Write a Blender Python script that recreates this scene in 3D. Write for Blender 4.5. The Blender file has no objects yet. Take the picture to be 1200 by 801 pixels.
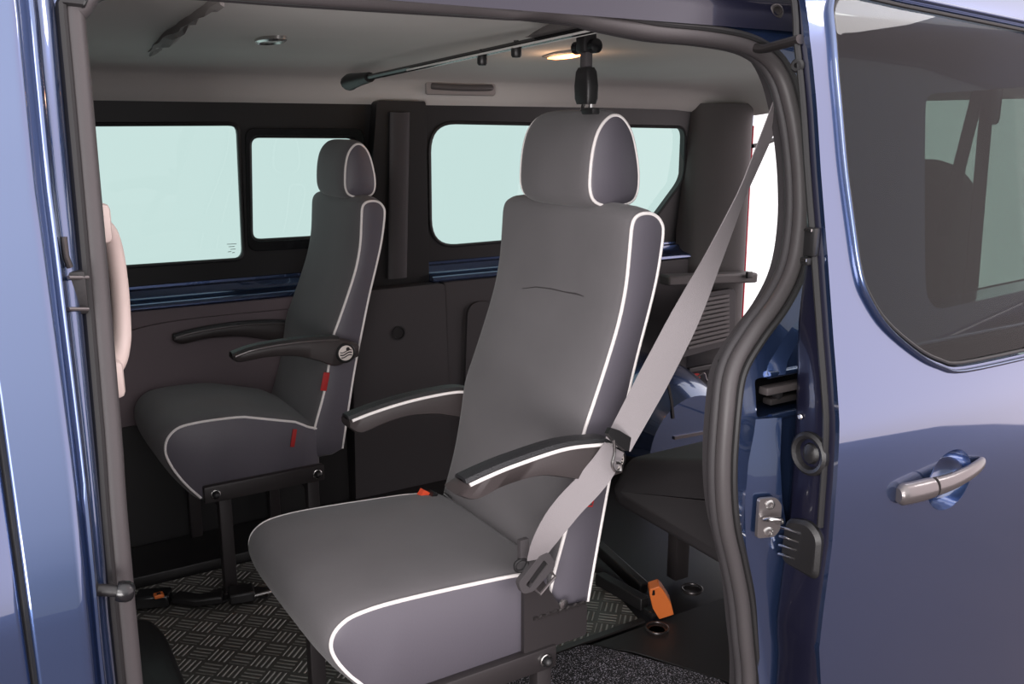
import bpy, bmesh, math, random
import numpy as np
from mathutils import Vector, Matrix
random.seed(4)
S = bpy.context.scene
COL = S.collection
# ------------------------------------------------------------------ camera
F_PX, YAW, PITCH, EYE = 1084.0, math.radians(32), math.radians(13), 1.25
CAM = np.array([0, 0, EYE])
FWD = np.array([math.sin(YAW)*math.cos(PITCH), math.cos(YAW)*math.cos(PITCH), -math.sin(PITCH)])
RGT = np.array([math.cos(YAW), -math.sin(YAW), 0.0])
UPV = np.cross(RGT, FWD)
cd = bpy.data.cameras.new('camera'); cam = bpy.data.objects.new('camera', cd); COL.objects.link(cam)
cam.location = CAM; cam.rotation_euler = (math.pi/2-PITCH, 0, -YAW)
cd.sensor_width = 36; cd.lens = F_PX/1200*36; cd.clip_start = .02; cd.clip_end = 200
S.camera = cam
S.view_settings.view_transform = 'Standard'; S.view_settings.look = 'None'
S.view_settings.gamma = 1; S.view_settings.exposure = 0; S.view_settings.use_curve_mapping = False

def at(px, py, ax, v):                    # where a sight line meets a plane of the place
    d = FWD + RGT*(px-600)/F_PX - UPV*(py-400.5)/F_PX
    i = 'xyz'.index(ax); t = (v-CAM[i])/d[i]
    return CAM + t*d
# side profile of the body: distance of the outer skin at height z
_PZ = [-.6, -.45, -.3, -.1, .1, .34, .45, .59, .72, .80, .86, .95, 1.06, 1.18, 1.31, 1.42, 1.50, 1.56, 1.60]
_PY = [1.0, .945, .918, .905, .900, .898, .898, .898, .8985, .9005, .911, .930, .953, .976, 1.000, 1.030, 1.075, 1.15, 1.26]
def dp(z):
    if z <= _PZ[0]: return _PY[0]
    if z >= _PZ[-1]: return _PY[-1]
    i = max(k for k in range(len(_PZ)) if _PZ[k] <= z); i = min(i, len(_PZ)-2)
    def sl(k):
        if k == 0 or k == len(_PZ)-1: return 0
        return (_PY[k+1]-_PY[k-1])/(_PZ[k+1]-_PZ[k-1])
    h = _PZ[i+1]-_PZ[i]; t = (z-_PZ[i])/h
    return ((2*t**3-3*t*t+1)*_PY[i]+(t**3-2*t*t+t)*h*sl(i)+(-2*t**3+3*t*t)*_PY[i+1]+(t**3-t*t)*h*sl(i+1))
def onb(px, py, off):                     # point on the near body side
    y = .95+off
    for _ in range(12):
        p = at(px, py, 'y', y); y = dp(p[2])+off
    return p
def fy(z): return 2.87+(1.05-z)*.10       # far side skin
def onf(px, py, off=0):
    y = 2.87
    for _ in range(8):
        p = at(px, py, 'y', y); y = fy(p[2])+off
    return p
# ------------------------------------------------------------------ materials
def lin(c): return tuple(((v/255)/12.92 if v/255 <= .04045 else ((v/255+.055)/1.055)**2.4) for v in c)
def mat(name, rgb, rough=.6, metal=0, coat=0, spec=.5, noise=None, bump=None, sheen=0, coat_rough=.03):
    m = bpy.data.materials.new(name); m.use_nodes = True
    nt = m.node_tree; b = nt.nodes['Principled BSDF']; c = lin(rgb)+(1,)
    b.inputs['Base Color'].default_value = c; b.inputs['Roughness'].default_value = rough
    b.inputs['Metallic'].default_value = metal; b.inputs['Coat Weight'].default_value = coat
    b.inputs['Coat Roughness'].default_value = coat_rough; b.inputs['Coat IOR'].default_value = 1.9 if coat else 1.5; b.inputs['Specular IOR Level'].default_value = spec
    b.inputs['Sheen Weight'].default_value = sheen
    tc = nt.nodes.new('ShaderNodeTexCoord')
    if noise:
        n = nt.nodes.new('ShaderNodeTexNoise'); n.inputs['Scale'].default_value = noise[0]; n.inputs['Detail'].default_value = 4
        nt.links.new(tc.outputs['Object'], n.inputs['Vector'])
        r = nt.nodes.new('ShaderNodeValToRGB')
        r.color_ramp.elements[0].position = .3; r.color_ramp.elements[1].position = .7
        r.color_ramp.elements[0].color = tuple(v*(1-noise[1]) for v in c[:3])+(1,)
        r.color_ramp.elements[1].color = tuple(v*(1+noise[1]) for v in c[:3])+(1,)
        nt.links.new(n.outputs['Fac'], r.inputs['Fac']); nt.links.new(r.outputs['Color'], b.inputs['Base Color'])
    if bump:
        n2 = nt.nodes.new('ShaderNodeTexNoise'); n2.inputs['Scale'].default_value = bump[0]; n2.inputs['Detail'].default_value = 3
        nt.links.new(tc.outputs['Object'], n2.inputs['Vector'])
        bp = nt.nodes.new('ShaderNodeBump'); bp.inputs['Strength'].default_value = bump[1]; bp.inputs['Distance'].default_value = .002
        nt.links.new(n2.outputs['Fac'], bp.inputs['Height']); nt.links.new(bp.outputs['Normal'], b.inputs['Normal'])
    return m
def glass(name, tint, refl=1.0, gtint=(1,1,1)):
    m = bpy.data.materials.new(name); m.use_nodes = True; nt = m.node_tree; nt.nodes.clear()
    o = nt.nodes.new('ShaderNodeOutputMaterial'); t = nt.nodes.new('ShaderNodeBsdfTransparent'); g = nt.nodes.new('ShaderNodeBsdfGlossy')
    t.inputs['Color'].default_value = tuple(math.sqrt(v) for v in tint)+(1,)
    g.inputs['Roughness'].default_value = .01; g.inputs['Color'].default_value = gtint+(1,)
    f = nt.nodes.new('ShaderNodeFresnel'); f.inputs['IOR'].default_value = 1.5
    k = nt.nodes.new('ShaderNodeMath'); k.operation = 'MULTIPLY'; k.inputs[1].default_value = refl
    x = nt.nodes.new('ShaderNodeMixShader')
    geo = nt.nodes.new('ShaderNodeNewGeometry')   # only the outer face of the thin pane mirrors
    inv = nt.nodes.new('ShaderNodeMath'); inv.operation = 'SUBTRACT'; inv.inputs[0].default_value = 1
    nt.links.new(geo.outputs['Backfacing'], inv.inputs[1])
    k2 = nt.nodes.new('ShaderNodeMath'); k2.operation = 'MULTIPLY'
    nt.links.new(f.outputs[0], k.inputs[0]); nt.links.new(k.outputs[0], k2.inputs[0]); nt.links.new(inv.outputs[0], k2.inputs[1])
    nt.links.new(k2.outputs[0], x.inputs[0])
    nt.links.new(t.outputs[0], x.inputs[1]); nt.links.new(g.outputs[0], x.inputs[2]); nt.links.new(x.outputs[0], o.inputs[0])
    return m
def emit(name, rgb, s):
    m = bpy.data.materials.new(name); m.use_nodes = True; b = m.node_tree.nodes['Principled BSDF']
    b.inputs['Base Color'].default_value = lin(rgb)+(1,); b.inputs['Emission Color'].default_value = lin(rgb)+(1,); b.inputs['Emission Strength'].default_value = s
    return m
M = {}
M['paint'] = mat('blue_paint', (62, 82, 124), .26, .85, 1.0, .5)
M['paint_shade'] = mat('blue_paint_shaded', (22, 22, 40), .38, .3, .25, .4)  # body paint again, duller, with the shade of edge and header in its colour
M['fabric'] = mat('seat_fabric', (98, 95, 97), .78, 0, 0, .25, noise=(6, .08), bump=(900, .25), sheen=.15)
M['vinyl'] = mat('seat_vinyl', (88, 84, 92), .46, 0, 0, .4, bump=(260, .12))
M['piping'] = mat('white_piping', (232, 226, 224), .5)
M['black'] = mat('black_plastic', (26, 25, 26), .45, bump=(300, .15))
M['blackgloss'] = mat('black_gloss', (20, 20, 22), .25)
M['dark'] = mat('dark_trim', (52, 49, 51), .6, bump=(350, .2))
M['trim'] = mat('grey_trim', (108, 96, 100), .62, bump=(350, .2))
M['trimgrey'] = mat('pillar_trim', (84, 80, 80), .55, bump=(350, .2))
M['liner'] = mat('headliner', (205, 202, 198), .9, noise=(3, .03), bump=(500, .3))
M['cove'] = mat('headliner_edge', (150, 144, 142), .85, bump=(500, .3))
M['seal'] = mat('rubber_seal', (66, 62, 63), .5, bump=(200, .1))
M['rubber'] = mat('black_rubber', (30, 29, 30), .5)
M['armplastic'] = mat('armrest_plastic', (58, 52, 52), .45, bump=(400, .15))
M['armtop'] = mat('armrest_top', (40, 40, 42), .4, bump=(420, 1.0))
M['alu'] = mat('satin_aluminium', (226, 224, 220), .5, .4)
M['steel'] = mat('bright_steel', (200, 198, 196), .25, 1)
M['darksteel'] = mat('dark_steel', (70, 66, 66), .35, .7)
M['barsteel'] = mat('black_coated_steel', (50, 46, 47), .42, .2)
M['silver'] = mat('handle_silver', (104, 98, 98), .34, .6, .3)
M['belt'] = mat('belt_webbing', (132, 126, 128), .75, bump=(700, .4))
M['beltdark'] = mat('dark_webbing', (62, 58, 60), .75, bump=(700, .4))
M['cream'] = mat('cream_plastic', (226, 208, 200), .4)
M['orange'] = mat('orange_plastic', (206, 108, 50), .45)
M['red'] = mat('red_tag', (170, 36, 36), .6)
M['redorange'] = mat('orange_red_button', (232, 84, 52), .45)
M['logo'] = mat('logo_white', (225, 215, 208), .4)
M['tail'] = mat('tail_lamp_red', (196, 40, 62), .25)
M['clear'] = glass('tinted_pane', (.39, .53, .50), .6)
M['privacy'] = glass('privacy_pane', (.19, .215, .20), .38)
M['quarter'] = glass('quarter_pane', (.42, .58, .53), .6)
M['ground'] = mat('studio_floor', (78, 66, 66), .6, noise=(2, .1))
M['lampglow'] = emit('warm_lamp', (255, 160, 90), 7)
M['lens'] = mat('lamp_lens', (205, 215, 212), .2)

def tread_material():
    m = bpy.data.materials.new('tread_plate'); m.use_nodes = True; nt = m.node_tree; b = nt.nodes['Principled BSDF']
    L = nt.links.new; N = nt.nodes.new
    def mth(op, a, b2=None, c=None):
        n = N('ShaderNodeMath'); n.operation = op
        for i, v in enumerate((a, b2, c)):
            if v is None: continue
            if isinstance(v, (int, float)): n.inputs[i].default_value = v
            else: L(v, n.inputs[i])
        return n.outputs[0]
    tc = N('ShaderNodeTexCoord'); mp = N('ShaderNodeMapping'); L(tc.outputs['Object'], mp.inputs['Vector'])
    mp.inputs['Rotation'].default_value = (0, 0, math.radians(45)); mp.inputs['Scale'].default_value = (18, 18, 18)
    sp = N('ShaderNodeSeparateXYZ'); L(mp.outputs[0], sp.inputs[0])
    u, v = sp.outputs[0], sp.outputs[1]
    par = mth('MODULO', mth('ABSOLUTE', mth('ADD', mth('FLOOR', u), mth('FLOOR', v))), 2)
    fu, fv = mth('FRACT', u), mth('FRACT', v)
    def lerp(a, c): return mth('ADD', mth('MULTIPLY', a, mth('SUBTRACT', 1, par)), mth('MULTIPLY', c, par))
    a, c = lerp(fu, fv), lerp(fv, fu)
    win = mth('LESS_THAN', mth('ABSOLUTE', mth('SUBTRACT', a, .5)), .42)
    win2 = mth('LESS_THAN', mth('ABSOLUTE', mth('SUBTRACT', c, .5)), .44)
    bars = mth('SINE', mth('MULTIPLY', c, 2*math.pi*4.0))
    bars = mth('SMOOTH_MIN', mth('MAXIMUM', bars, 0), .8, .1)
    h = mth('MULTIPLY', mth('MULTIPLY', bars, win), win2)
    bp = N('ShaderNodeBump'); bp.inputs['Strength'].default_value = .9; bp.inputs['Distance'].default_value = .0035
    L(h, bp.inputs['Height']); L(bp.outputs[0], b.inputs['Normal'])
    nz = N('ShaderNodeTexNoise'); nz.inputs['Scale'].default_value = 9; nz.inputs['Detail'].default_value = 6; L(tc.outputs['Object'], nz.inputs['Vector'])
    mix = N('ShaderNodeMix'); mix.data_type = 'RGBA'
    mix.inputs['A'].default_value = lin((92, 90, 86))+(1,); mix.inputs['B'].default_value = lin((185, 183, 178))+(1,)
    L(h, mix.inputs['Factor']); L(mix.outputs['Result'], b.inputs['Base Color'])
    b.inputs['Metallic'].default_value = .45
    L(mth('ADD', .25, mth('MULTIPLY', nz.outputs[0], .35)), b.inputs['Roughness'])
    return m
M['tread'] = tread_material()
def speckle_material():
    m = bpy.data.materials.new('speckled_carpet'); m.use_nodes = True; nt = m.node_tree; b = nt.nodes['Principled BSDF']
    tc = nt.nodes.new('ShaderNodeTexCoord'); n = nt.nodes.new('ShaderNodeTexNoise'); n.inputs['Scale'].default_value = 330; n.inputs['Detail'].default_value = 2
    nt.links.new(tc.outputs['Object'], n.inputs['Vector'])
    r = nt.nodes.new('ShaderNodeValToRGB'); e = r.color_ramp.elements
    e[0].position = .55; e[0].color = lin((24, 24, 28))+(1,); e[1].position = .66; e[1].color = lin((185, 180, 192))+(1,)
    nt.links.new(n.outputs['Fac'], r.inputs['Fac']); nt.links.new(r.outputs['Color'], b.inputs['Base Color'])
    b.inputs['Roughness'].default_value = .95
    bp = nt.nodes.new('ShaderNodeBump'); bp.inputs['Distance'].default_value = .004; nt.links.new(n.outputs['Fac'], bp.inputs['Height']); nt.links.new(bp.outputs[0], b.inputs['Normal'])
    return m
M['speckle'] = speckle_material()

# ------------------------------------------------------------------ object helpers
def tag(o, label=None, cat=None, group=None, kind=None):
    if label: o['label'] = label
    if cat: o['category'] = cat
    if group: o['group'] = group
    if kind: o['kind'] = kind
    return o
def thing(name, label, cat, loc=(0, 0, 0), group=None):
    o = bpy.data.objects.new(name, None); COL.objects.link(o); o.location = loc; o.empty_display_size = .05
    return tag(o, label, cat, group)
bpy.context.view_layer.update()
def world_of(o):
    m = Vector((0, 0, 0))
    while o is not None: m += o.location; o = o.parent
    return m
class MB:                                  # collects shapes in world coordinates
    def __init__(s): s.bm = bmesh.new()
    def add(s, vs, fs, mi=0):
        b = [s.bm.verts.new(tuple(map(float, v))) for v in vs]
        for f in fs:
            try: fc = s.bm.faces.new([b[i] for i in f]); fc.material_index = mi
            except ValueError: pass
        return s
    def box(s, c, size, rot=None, bev=0, mi=0, seg=2):
        t = bmesh.new(); bmesh.ops.create_cube(t, size=1)
        for v in t.verts: v.co = Vector((v.co.x*size[0], v.co.y*size[1], v.co.z*size[2]))
        if bev: bmesh.ops.bevel(t, geom=t.edges[:], offset=bev, segments=seg, profile=.5, affect='EDGES')
        if rot is not None: bmesh.ops.transform(t, matrix=rot.to_4x4(), verts=t.verts)
        t.verts.index_update()
        s.add([v.co+Vector(c) for v in t.verts], [[v.index for v in f.verts] for f in t.faces], mi); t.free(); return s
    def tube(s, pts, r, closed=False, seg=10, mi=0, sx=1.0, up=None, cap=True):
        P = [Vector(p) for p in pts]; n = len(P); rings = []; nrm = None
        rr = r if hasattr(r, '__len__') else [r]*n
        for i in range(n):
            a = P[(i-1) % n] if (closed or i > 0) else P[i]; b = P[(i+1) % n] if (closed or i < n-1) else P[i]
            t = (b-a).normalized()
            if up is not None: nrm = (Vector(up)-t*Vector(up).dot(t)).normalized()
            elif nrm is None:
                q = Vector((0, 0, 1)) if abs(t.z) < .9 else Vector((0, 1, 0)); nrm = (q-t*q.dot(t)).normalized()
            else: nrm = (nrm-t*nrm.dot(t)).normalized()
            bn = t.cross(nrm)
            rings.append([P[i]+nrm*math.cos(2*math.pi*k/seg)*rr[i]+bn*math.sin(2*math.pi*k/seg)*rr[i]*sx for k in range(seg)])
        return s.loft(rings, closed, cap, mi)
    def loft(s, rings, closed=False, cap=True, mi=0, wrap=True):
        n, k = len(rings), len(rings[0]); vs = [v for r in rings for v in r]; fs = []
        for i in range(n if closed else n-1):
            j = (i+1) % n
            for a in range(k if wrap else k-1):
                b = (a+1) % k; fs.append([i*k+a, i*k+b, j*k+b, j*k+a])
        if cap and not closed and wrap: fs.append(list(range(k))[::-1]); fs.append([(n-1)*k+a for a in range(k)])
        return s.add(vs, fs, mi)
    def strip(s, pts, wvec, w, th, mi=0):   # flat band: wvec a list of width directions
        rings = []
        for i, p in enumerate(pts):
            p = Vector(p); a = Vector(pts[max(i-1, 0)]); b = Vector(pts[min(i+1, len(pts)-1)]); t = (b-a).normalized()
            d = Vector(wvec[i]); d = (d-t*d.dot(t)).normalized(); nn = t.cross(d)
            ww = w[i] if hasattr(w, '__len__') else w
            rings.append([p+d*ww/2+nn*th/2, p-d*ww/2+nn*th/2, p-d*ww/2-nn*th/2, p+d*ww/2-nn*th/2])
        return s.loft(rings, mi=mi)
    def lathe(s, c, axis, prof, seg=24, mi=0):   # prof: (radius, distance along axis)
        ax = Vector(axis).normalized(); q = Vector((0, 0, 1)) if abs(ax.z) < .9 else Vector((1, 0, 0))
        u = (q-ax*q.dot(ax)).normalized(); w = ax.cross(u); c = Vector(c)
        return s.loft([[c+ax*h+(u*math.cos(2*math.pi*k/seg)+w*math.sin(2*math.pi*k/seg))*max(r, 1e-5) for k in range(seg)] for r, h in prof], mi=mi)
    def build(s, name, m, parent=None, angle=38, bev=0, flip=True):
        bm = s.bm
        bmesh.ops.remove_doubles(bm, verts=bm.verts[:], dist=1e-6)
        if flip: bmesh.ops.recalc_face_normals(bm, faces=bm.faces[:])
        for f in bm.faces: f.smooth = True
        for e in bm.edges:
            if len(e.link_faces) == 2 and e.calc_face_angle(0) > math.radians(angle): e.smooth = False
        me = bpy.data.meshes.new(name)
        off = world_of(parent) if parent is not None else Vector((0, 0, 0))
        if parent is None: pass
        bm.transform(Matrix.Translation(-off)); bm.to_mesh(me); bm.free()
        for k in (m if isinstance(m, (list, tuple)) else [m]): me.materials.append(M[k] if isinstance(k, str) else k)
        o = bpy.data.objects.new(name, me); COL.objects.link(o)
        if parent is not None: o.parent = parent
        if bev:
            md = o.modifiers.new('bevel', 'BEVEL'); md.width = bev; md.segments = 2; md.limit_method = 'ANGLE'; md.angle_limit = math.radians(40)
        return o
def cr(pts, n=8, closed=False):             # Catmull-Rom through points
    P = [np.array(p, float) for p in pts]; out = []; k = len(P)
    for i in range(k if closed else k-1):
        if closed: p0, p1, p2, p3 = P[(i-1) % k], P[i], P[(i+1) % k], P[(i+2) % k]
        else: p0, p1, p2, p3 = P[max(i-1, 0)], P[i], P[i+1], P[min(i+2, k-1)]
        for j in range(n):
            t = j/n
            out.append(.5*((2*p1)+(-p0+p2)*t+(2*p0-5*p1+4*p2-p3)*t*t+(-p0+3*p1-3*p2+p3)*t**3))
    if not closed: out.append(P[-1])
    return out
def rcorner(pts, r, n=5):                   # polygon with rounded corners; r a number or one per corner
    out = []; k = len(pts)
    for i in range(k):
        p = np.array(pts[i], float); a = np.array(pts[i-1], float)-p; b = np.array(pts[(i+1) % k], float)-p
        la, lb = np.linalg.norm(a), np.linalg.norm(b); ri = r[i] if hasattr(r, '__len__') else r
        ri = min(ri, la*.48, lb*.48)
        if ri <= 0: out.append(p); continue
        s, e = p+a/la*ri, p+b/lb*ri
        for j in range(n+1):
            t = j/n; out.append((1-t)**2*s+2*t*(1-t)*p+t*t*e)
    return out
def area2(P): return .5*sum(P[i][0]*P[(i+1) % len(P)][1]-P[(i+1) % len(P)][0]*P[i][1] for i in range(len(P)))
def inset(P, d):                            # offsets a closed 2-D polygon inwards by d
    P = [np.array(p, float) for p in P]; sgn = 1 if area2(P) > 0 else -1; out = []
    for i in range(len(P)):
        t = P[(i+1) % len(P)]-P[i-1]; t = t/(np.linalg.norm(t)+1e-9); nn = np.array([-t[1], t[0]])*sgn
        out.append(P[i]+nn*d)
    return out
def plate(mb, outline, holes, f, th, cuts=(), mi=0):
    """flat sheet with holes in (u,v), sliced at v = cuts, carried to 3-D by f(u,v,depth)"""
    t = bmesh.new(); es = []
    for lp in [outline]+list(holes):
        vs = [t.verts.new((float(p[0]), float(p[1]), 0)) for p in lp]
        for i in range(len(vs)): es.append(t.edges.new((vs[i], vs[(i+1) % len(vs)])))
    bmesh.ops.triangle_fill(t, use_beauty=True, use_dissolve=False, edges=es, normal=(0, 0, 1))
    for c in cuts:
        bmesh.ops.bisect_plane(t, geom=t.verts[:]+t.edges[:]+t.faces[:], plane_co=(0, c, 0), plane_no=(0, 1, 0))
    t.verts.index_update(); n = len(t.verts)
    vs = [f(v.co.x, v.co.y, 0) for v in t.verts]+[f(v.co.x, v.co.y, th) for v in t.verts]
    fs = [[v.index for v in q.verts] for q in t.faces]+[[v.index+n for v in q.verts][::-1] for q in t.faces]
    for e in t.edges:
        if len(e.link_faces) == 1: a, b = e.verts[0].index, e.verts[1].index; fs.append([a, b, b+n, a+n])
    t.free(); return mb.add(vs, fs, mi)
def bodymap(off): return lambda x, z, d: (x, dp(z)+off+d, z)
def farmap(off): return lambda x, z, d: (x, fy(z)+off+d, z)
def xz(p): return (p[0], p[2])
ZC = [i*.04 for i in range(-14, 40)]
def unit(v): v = np.array(v, float); return v/np.linalg.norm(v)
def screw(mb, c, ax, r, mi=0): return mb.lathe(c, ax, [(r*1.0, 0), (r, .3*r), (r*.7, .6*r), (r*.35, .6*r), (r*.3, .35*r), (0, .3*r)], 14, mi)

# ================================================================== SETTING
def struct(o): o['kind'] = 'structure'; return o
mb = MB(); pts = [(-6, -2.7), (3.54, -2.7), (5.69, -1.2), (6.6, -.57), (6.6, 4.2), (-6, 4.2)]
mb.add([(x, y, -.53) for x, y in pts]+[(x, y, -.6) for x, y in pts], [list(range(6)), list(range(11, 5, -1))]+[[i, (i+1) % 6, (i+1) % 6+6, i+6] for i in range(6)])
struct(mb.build('ground', 'ground'))
# van floor
mb = MB(); mb.box((1.2, 1.97, -.06), (4.0, 1.76, .10)); struct(mb.build('floor', 'black'))
# headliner: one shaped sheet
def zc(y):
    T = [(1.20, 1.425), (1.25, 1.43), (1.5, 1.445), (2.1, 1.447), (2.5, 1.432), (2.68, 1.412), (2.745, 1.395), (2.775, 1.37), (2.80, 1.335), (2.815, 1.322)]
    return float(np.interp(y, [a for a, _ in T], [b for _, b in T]))
ys = [1.205, 1.25, 1.35, 1.5, 1.7, 1.9, 2.1, 2.3, 2.5, 2.6, 2.68, 2.72, 2.745, 2.76, 2.775, 2.79, 2.80, 2.815]
xs = [-.8, -.3, .2, .6, 1.0, 1.4, 1.8, 2.2, 2.5, 2.62, 2.70, 2.74, 2.77, 2.80, 2.83, 2.85]
gx = dict(zip(xs, [0, 0, 0, 0, 0, 0, 0, 0, .004, .012, .025, .042, .060, .080, .098, .108]))
mb = MB(); rings = [[(x, y, max(zc(y)-gx[x], 1.30)) for y in ys] for x in xs]
mb.loft(rings+[], wrap=False); top = [[(x, y, 1.50) for y in (1.24, 2.80)] for x in (-.8, 2.95)]
mb.loft(top, wrap=False)
struct(mb.build('ceiling', 'liner', angle=60, flip=False))
# roof skin over it
mb = MB(); mb.box((1.1, 2.0, 1.60), (4.0, 1.56, .03)); struct(mb.build('roof', 'paint'))

# ---- far side of the van (wall_right)
def W(px, py, off=0): return xz(onf(px, py, off))
w1 = rcorner([W(40, 146), W(276, 145), W(283, 302), W(40, 318)], .03)
w2 = rcorner([W(289, 159), W(412, 160), W(418, 274), W(291, 281)], .03)
w3 = rcorner([W(498, 143), W(797, 149), W(796, 208), W(752, 268), W(500, 289)], [.10, .04, .05, .05, .10], 8)
zt, zb = 1.345, .79
mb = MB(); plate(mb, [(-.8, zb), (2.86, zb), (2.86, zt), (-.8, zt)], [w1, w2, w3], farmap(-.03), .03)
struct(mb.build('wall_right', 'black'))
mb = MB(); plate(mb, [(-.8, -.1), (2.86, -.1), (2.86, .80), (-.8, .80)], [], farmap(-.005), .02); struct(mb.build('wall_right', 'paint'))
mb = MB(); plate(mb, [(-.8, 1.32), (2.86, 1.32), (2.86, 1.6), (-.8, 1.6)], [], farmap(-.005), .02); struct(mb.build('wall_right', 'paint'))
for k, (h, nm) in enumerate(((w1, 'window_1'), (w2, 'window_2'), (w3, 'window_3'))):
    mb = MB(); plate(mb, inset(h, -.012), [], farmap(.002), .006); wo = struct(mb.build(nm, 'clear'))
    mb = MB(); ring = [farmap(-.031)(p[0], p[1], 0) for p in h]; mb.tube(ring, .006, True, 8); mb.build('window_rubber', 'rubber', wo)
# raised slider frame round the second pane
fo = rcorner([W(283, 150), W(420, 150), W(427, 286), W(287, 293)], .03)
mb = MB(); plate(mb, fo, [inset(w2, -.002)], farmap(-.044), .014); struct(mb.build('window_frame', 'blackgloss', bev=.003))
# small print etched in the corner of the first pane
mb = MB()
for i, (u, v, wd) in enumerate([(266, 286, 11), (268, 289, 7), (270, 292, 6), (267, 295, 4), (272, 296, 3)]):
    a = onf(u, v, -.002); b = onf(u+wd, v-.4, -.002); mb.strip([a, b], [(0, 0, 1)]*2, .0016, .0006)
wm = mb.build('glass_marking', 'black', bpy.data.objects['window_1'])
# belt ledge in body colour with rounded beads
def ledge(x0, x1, nm):
    prof = [(fy(.8)-.026, .800), (fy(.8)-.034, .797), (fy(.8)-.036, .790), (2.845, .786), (2.838, .772), (2.826, .762), (2.812, .757), (2.802, .754), (2.795, .748), (2.793, .741), (2.799, .735), (2.84, .73), (2.88, .74), (2.88, .80)]
    m_ = MB(); m_.loft([[(x, y, z) for y, z in prof] for x in (x0, x1)]); return struct(m_.build(nm, 'paint'))
ledge(-.8, 1.15, 'wall_right'); ledge(1.43, 2.85, 'wall_right')
# lower trim panels
def trimplate(outline, y, th, m, bev=.008, lean=.02, nm='trim_1'):
    m_ = MB(); plate(m_, outline, [], lambda x, z, d: (x, y+(z-.4)*lean+d, z), th); return struct(m_.build(nm, m, bev=bev))
T1 = lambda px, py: xz(at(px, py, 'y', 2.79))
trimplate([(-.8, .0), (1.08, .0), (1.08, .735), (-.8, .735)], 2.800, .05, 'trim', nm='trim_1')
lo = cr([T1(105, 420), T1(125, 402), T1(150, 389), T1(190, 379), T1(240, 372), T1(300, 366), T1(345, 362)], 5)
pan = [(lo[0][0]-.25, lo[0][1]-.06)]+list(lo)+[(1.04, lo[-1][1]+.004), (1.04, .02), (lo[0][0]-.25, .02)]
trimplate(pan, 2.786, .02, 'trim', .006, nm='trim_2')
trimplate(rcorner([(-.8, .0), (1.085, .0), (1.085, .30), (.5, .40), (-.8, .40)], .02), 2.778, .02, 'black', nm='trim_10')
trimplate(rcorner([(1.10, .0), (1.47, .0), (1.46, .735), (1.12, .735)], .02), 2.762, .09, 'dark', .012, nm='trim_3')
trimplate([(1.475, .0), (2.85, .0), (2.85, .735), (1.47, .735)], 2.795, .05, 'dark', nm='trim_4')
arch = rcorner([(1.52, .02), (2.05, .02), (2.05, .60), (1.56, .66)], [.01, .02, .16, .06], 8)
trimplate(arch, 2.782, .02, 'dark', .008, nm='trim_5')
# upper centre pillar
mb = MB(); plate(mb, rcorner([(1.185, .735), (1.43, .735), (1.40, 1.335), (1.23, 1.335)], .01), [], lambda x, z, d: (x, fy(z)-.075+d, z), .05)
struct(mb.build('pillar_right', 'black', bev=.012))
mb = MB(); a = [(1.305, fy(z)-.083, z) for z in (.76, .9, 1.1, 1.3)]; mb.tube(a, .035, sx=.25, up=(1, 0, 0), seg=14); struct(mb.build('pillar_trim', 'dark'))
o = MB(); o.lathe(at(467, 390, 'y', 2.765), (0, -1, 0), [(.024, 0), (.024, .004), (.019, .004), (.018, .001), (0, .001)], 20); struct(o.build('trim_plug', 'black'))

# ---- rear corner (far D-pillar) and rear opening
XR = 2.93
Z0, Z1 = -.02, 1.36
def dpil(z): return 0
mb = MB()
sec = [(2.58, 2.86), (2.60, 2.80), (2.645, 2.755), (2.70, 2.72), (2.76, 2.695), (2.795, 2.69), (2.815, 2.70), (2.83, 2.74), (2.84, 2.90)]
sec = cr(sec, 4)
rings = []
for z in np.linspace(.02, 1.345, 18):
    rings.append([(x+(max(0, (z-1.25))*.0), y, z) for x, y in sec])
mb.loft(rings, wrap=False); struct(mb.build('pillar_rear', 'trimgrey', angle=50, flip=False))
mb = MB(); mb.box((2.87, 2.85, .65), (.03, .18, 1.5)); mb.box((2.87, 1.13, .65), (.03, .12, 1.5)); mb.box((2.87, 2.0, 1.45), (.03, 1.7, .22)); mb.box((2.87, 2.0, -.06), (.03, 1.7, .1))
struct(mb.build('wall_rear', 'paint', bev=.005))
mb = MB(); mb.tube([(2.875, 2.755, .1), (2.875, 2.755, .5), (2.875, 2.757, 1.0), (2.875, 2.755, 1.26)], .006, seg=10)
t = mb.build('tail_lamp', 'tail'); tag(t, 'narrow red tail lamp edge beside the open rear doorway', 'tail lamp')
# ---- added unseen panel, stops light flooding in from the cab end
mb = MB(); mb.box((-.82, 2.0, .7), (.04, 1.8, 1.7)); struct(mb.build('wall_light_block', 'dark'))

# ================================================================== NEAR BODY SIDE
OFF = .12
sealR = [(640, 14), (700, 25), (760, 37), (820, 43), (868, 52), (897, 68), (914, 92), (924, 125), (931, 165), (935, 210), (935, 262), (927, 312), (908, 352), (880, 390), (858, 428), (850, 470), (846, 520), (845, 570), (849, 615), (858, 655), (867, 700), (872, 750), (876, 801)]
pr = [onb(px, py, OFF+.02) for px, py in sealR]
pl = [onb(px, py, OFF+.02) for px, py in [(142, 700), (126, 500), (109, 300), (91, 100), (83, 10)]]
R2 = [xz(p) for p in pr]
tail = [(R2[-1][0]+.004, .12), (R2[-1][0]-.01, .04), (R2[-1][0]-.05, .012)]
xl = pl[0][0]
bot = [(.7, .008), (xl+.05, .012), (xl+.008, .05), (xl, .15)]
L2 = [xz(p) for p in pl]
topl = [(L2[-1][0]+.004, 1.375), (L2[-1][0]+.03, 1.402), (L2[-1][0]+.09, 1.411), (.42, 1.411)]
loop2 = cr([*R2, *tail, *bot, *L2, *topl], 5, closed=True)
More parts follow.
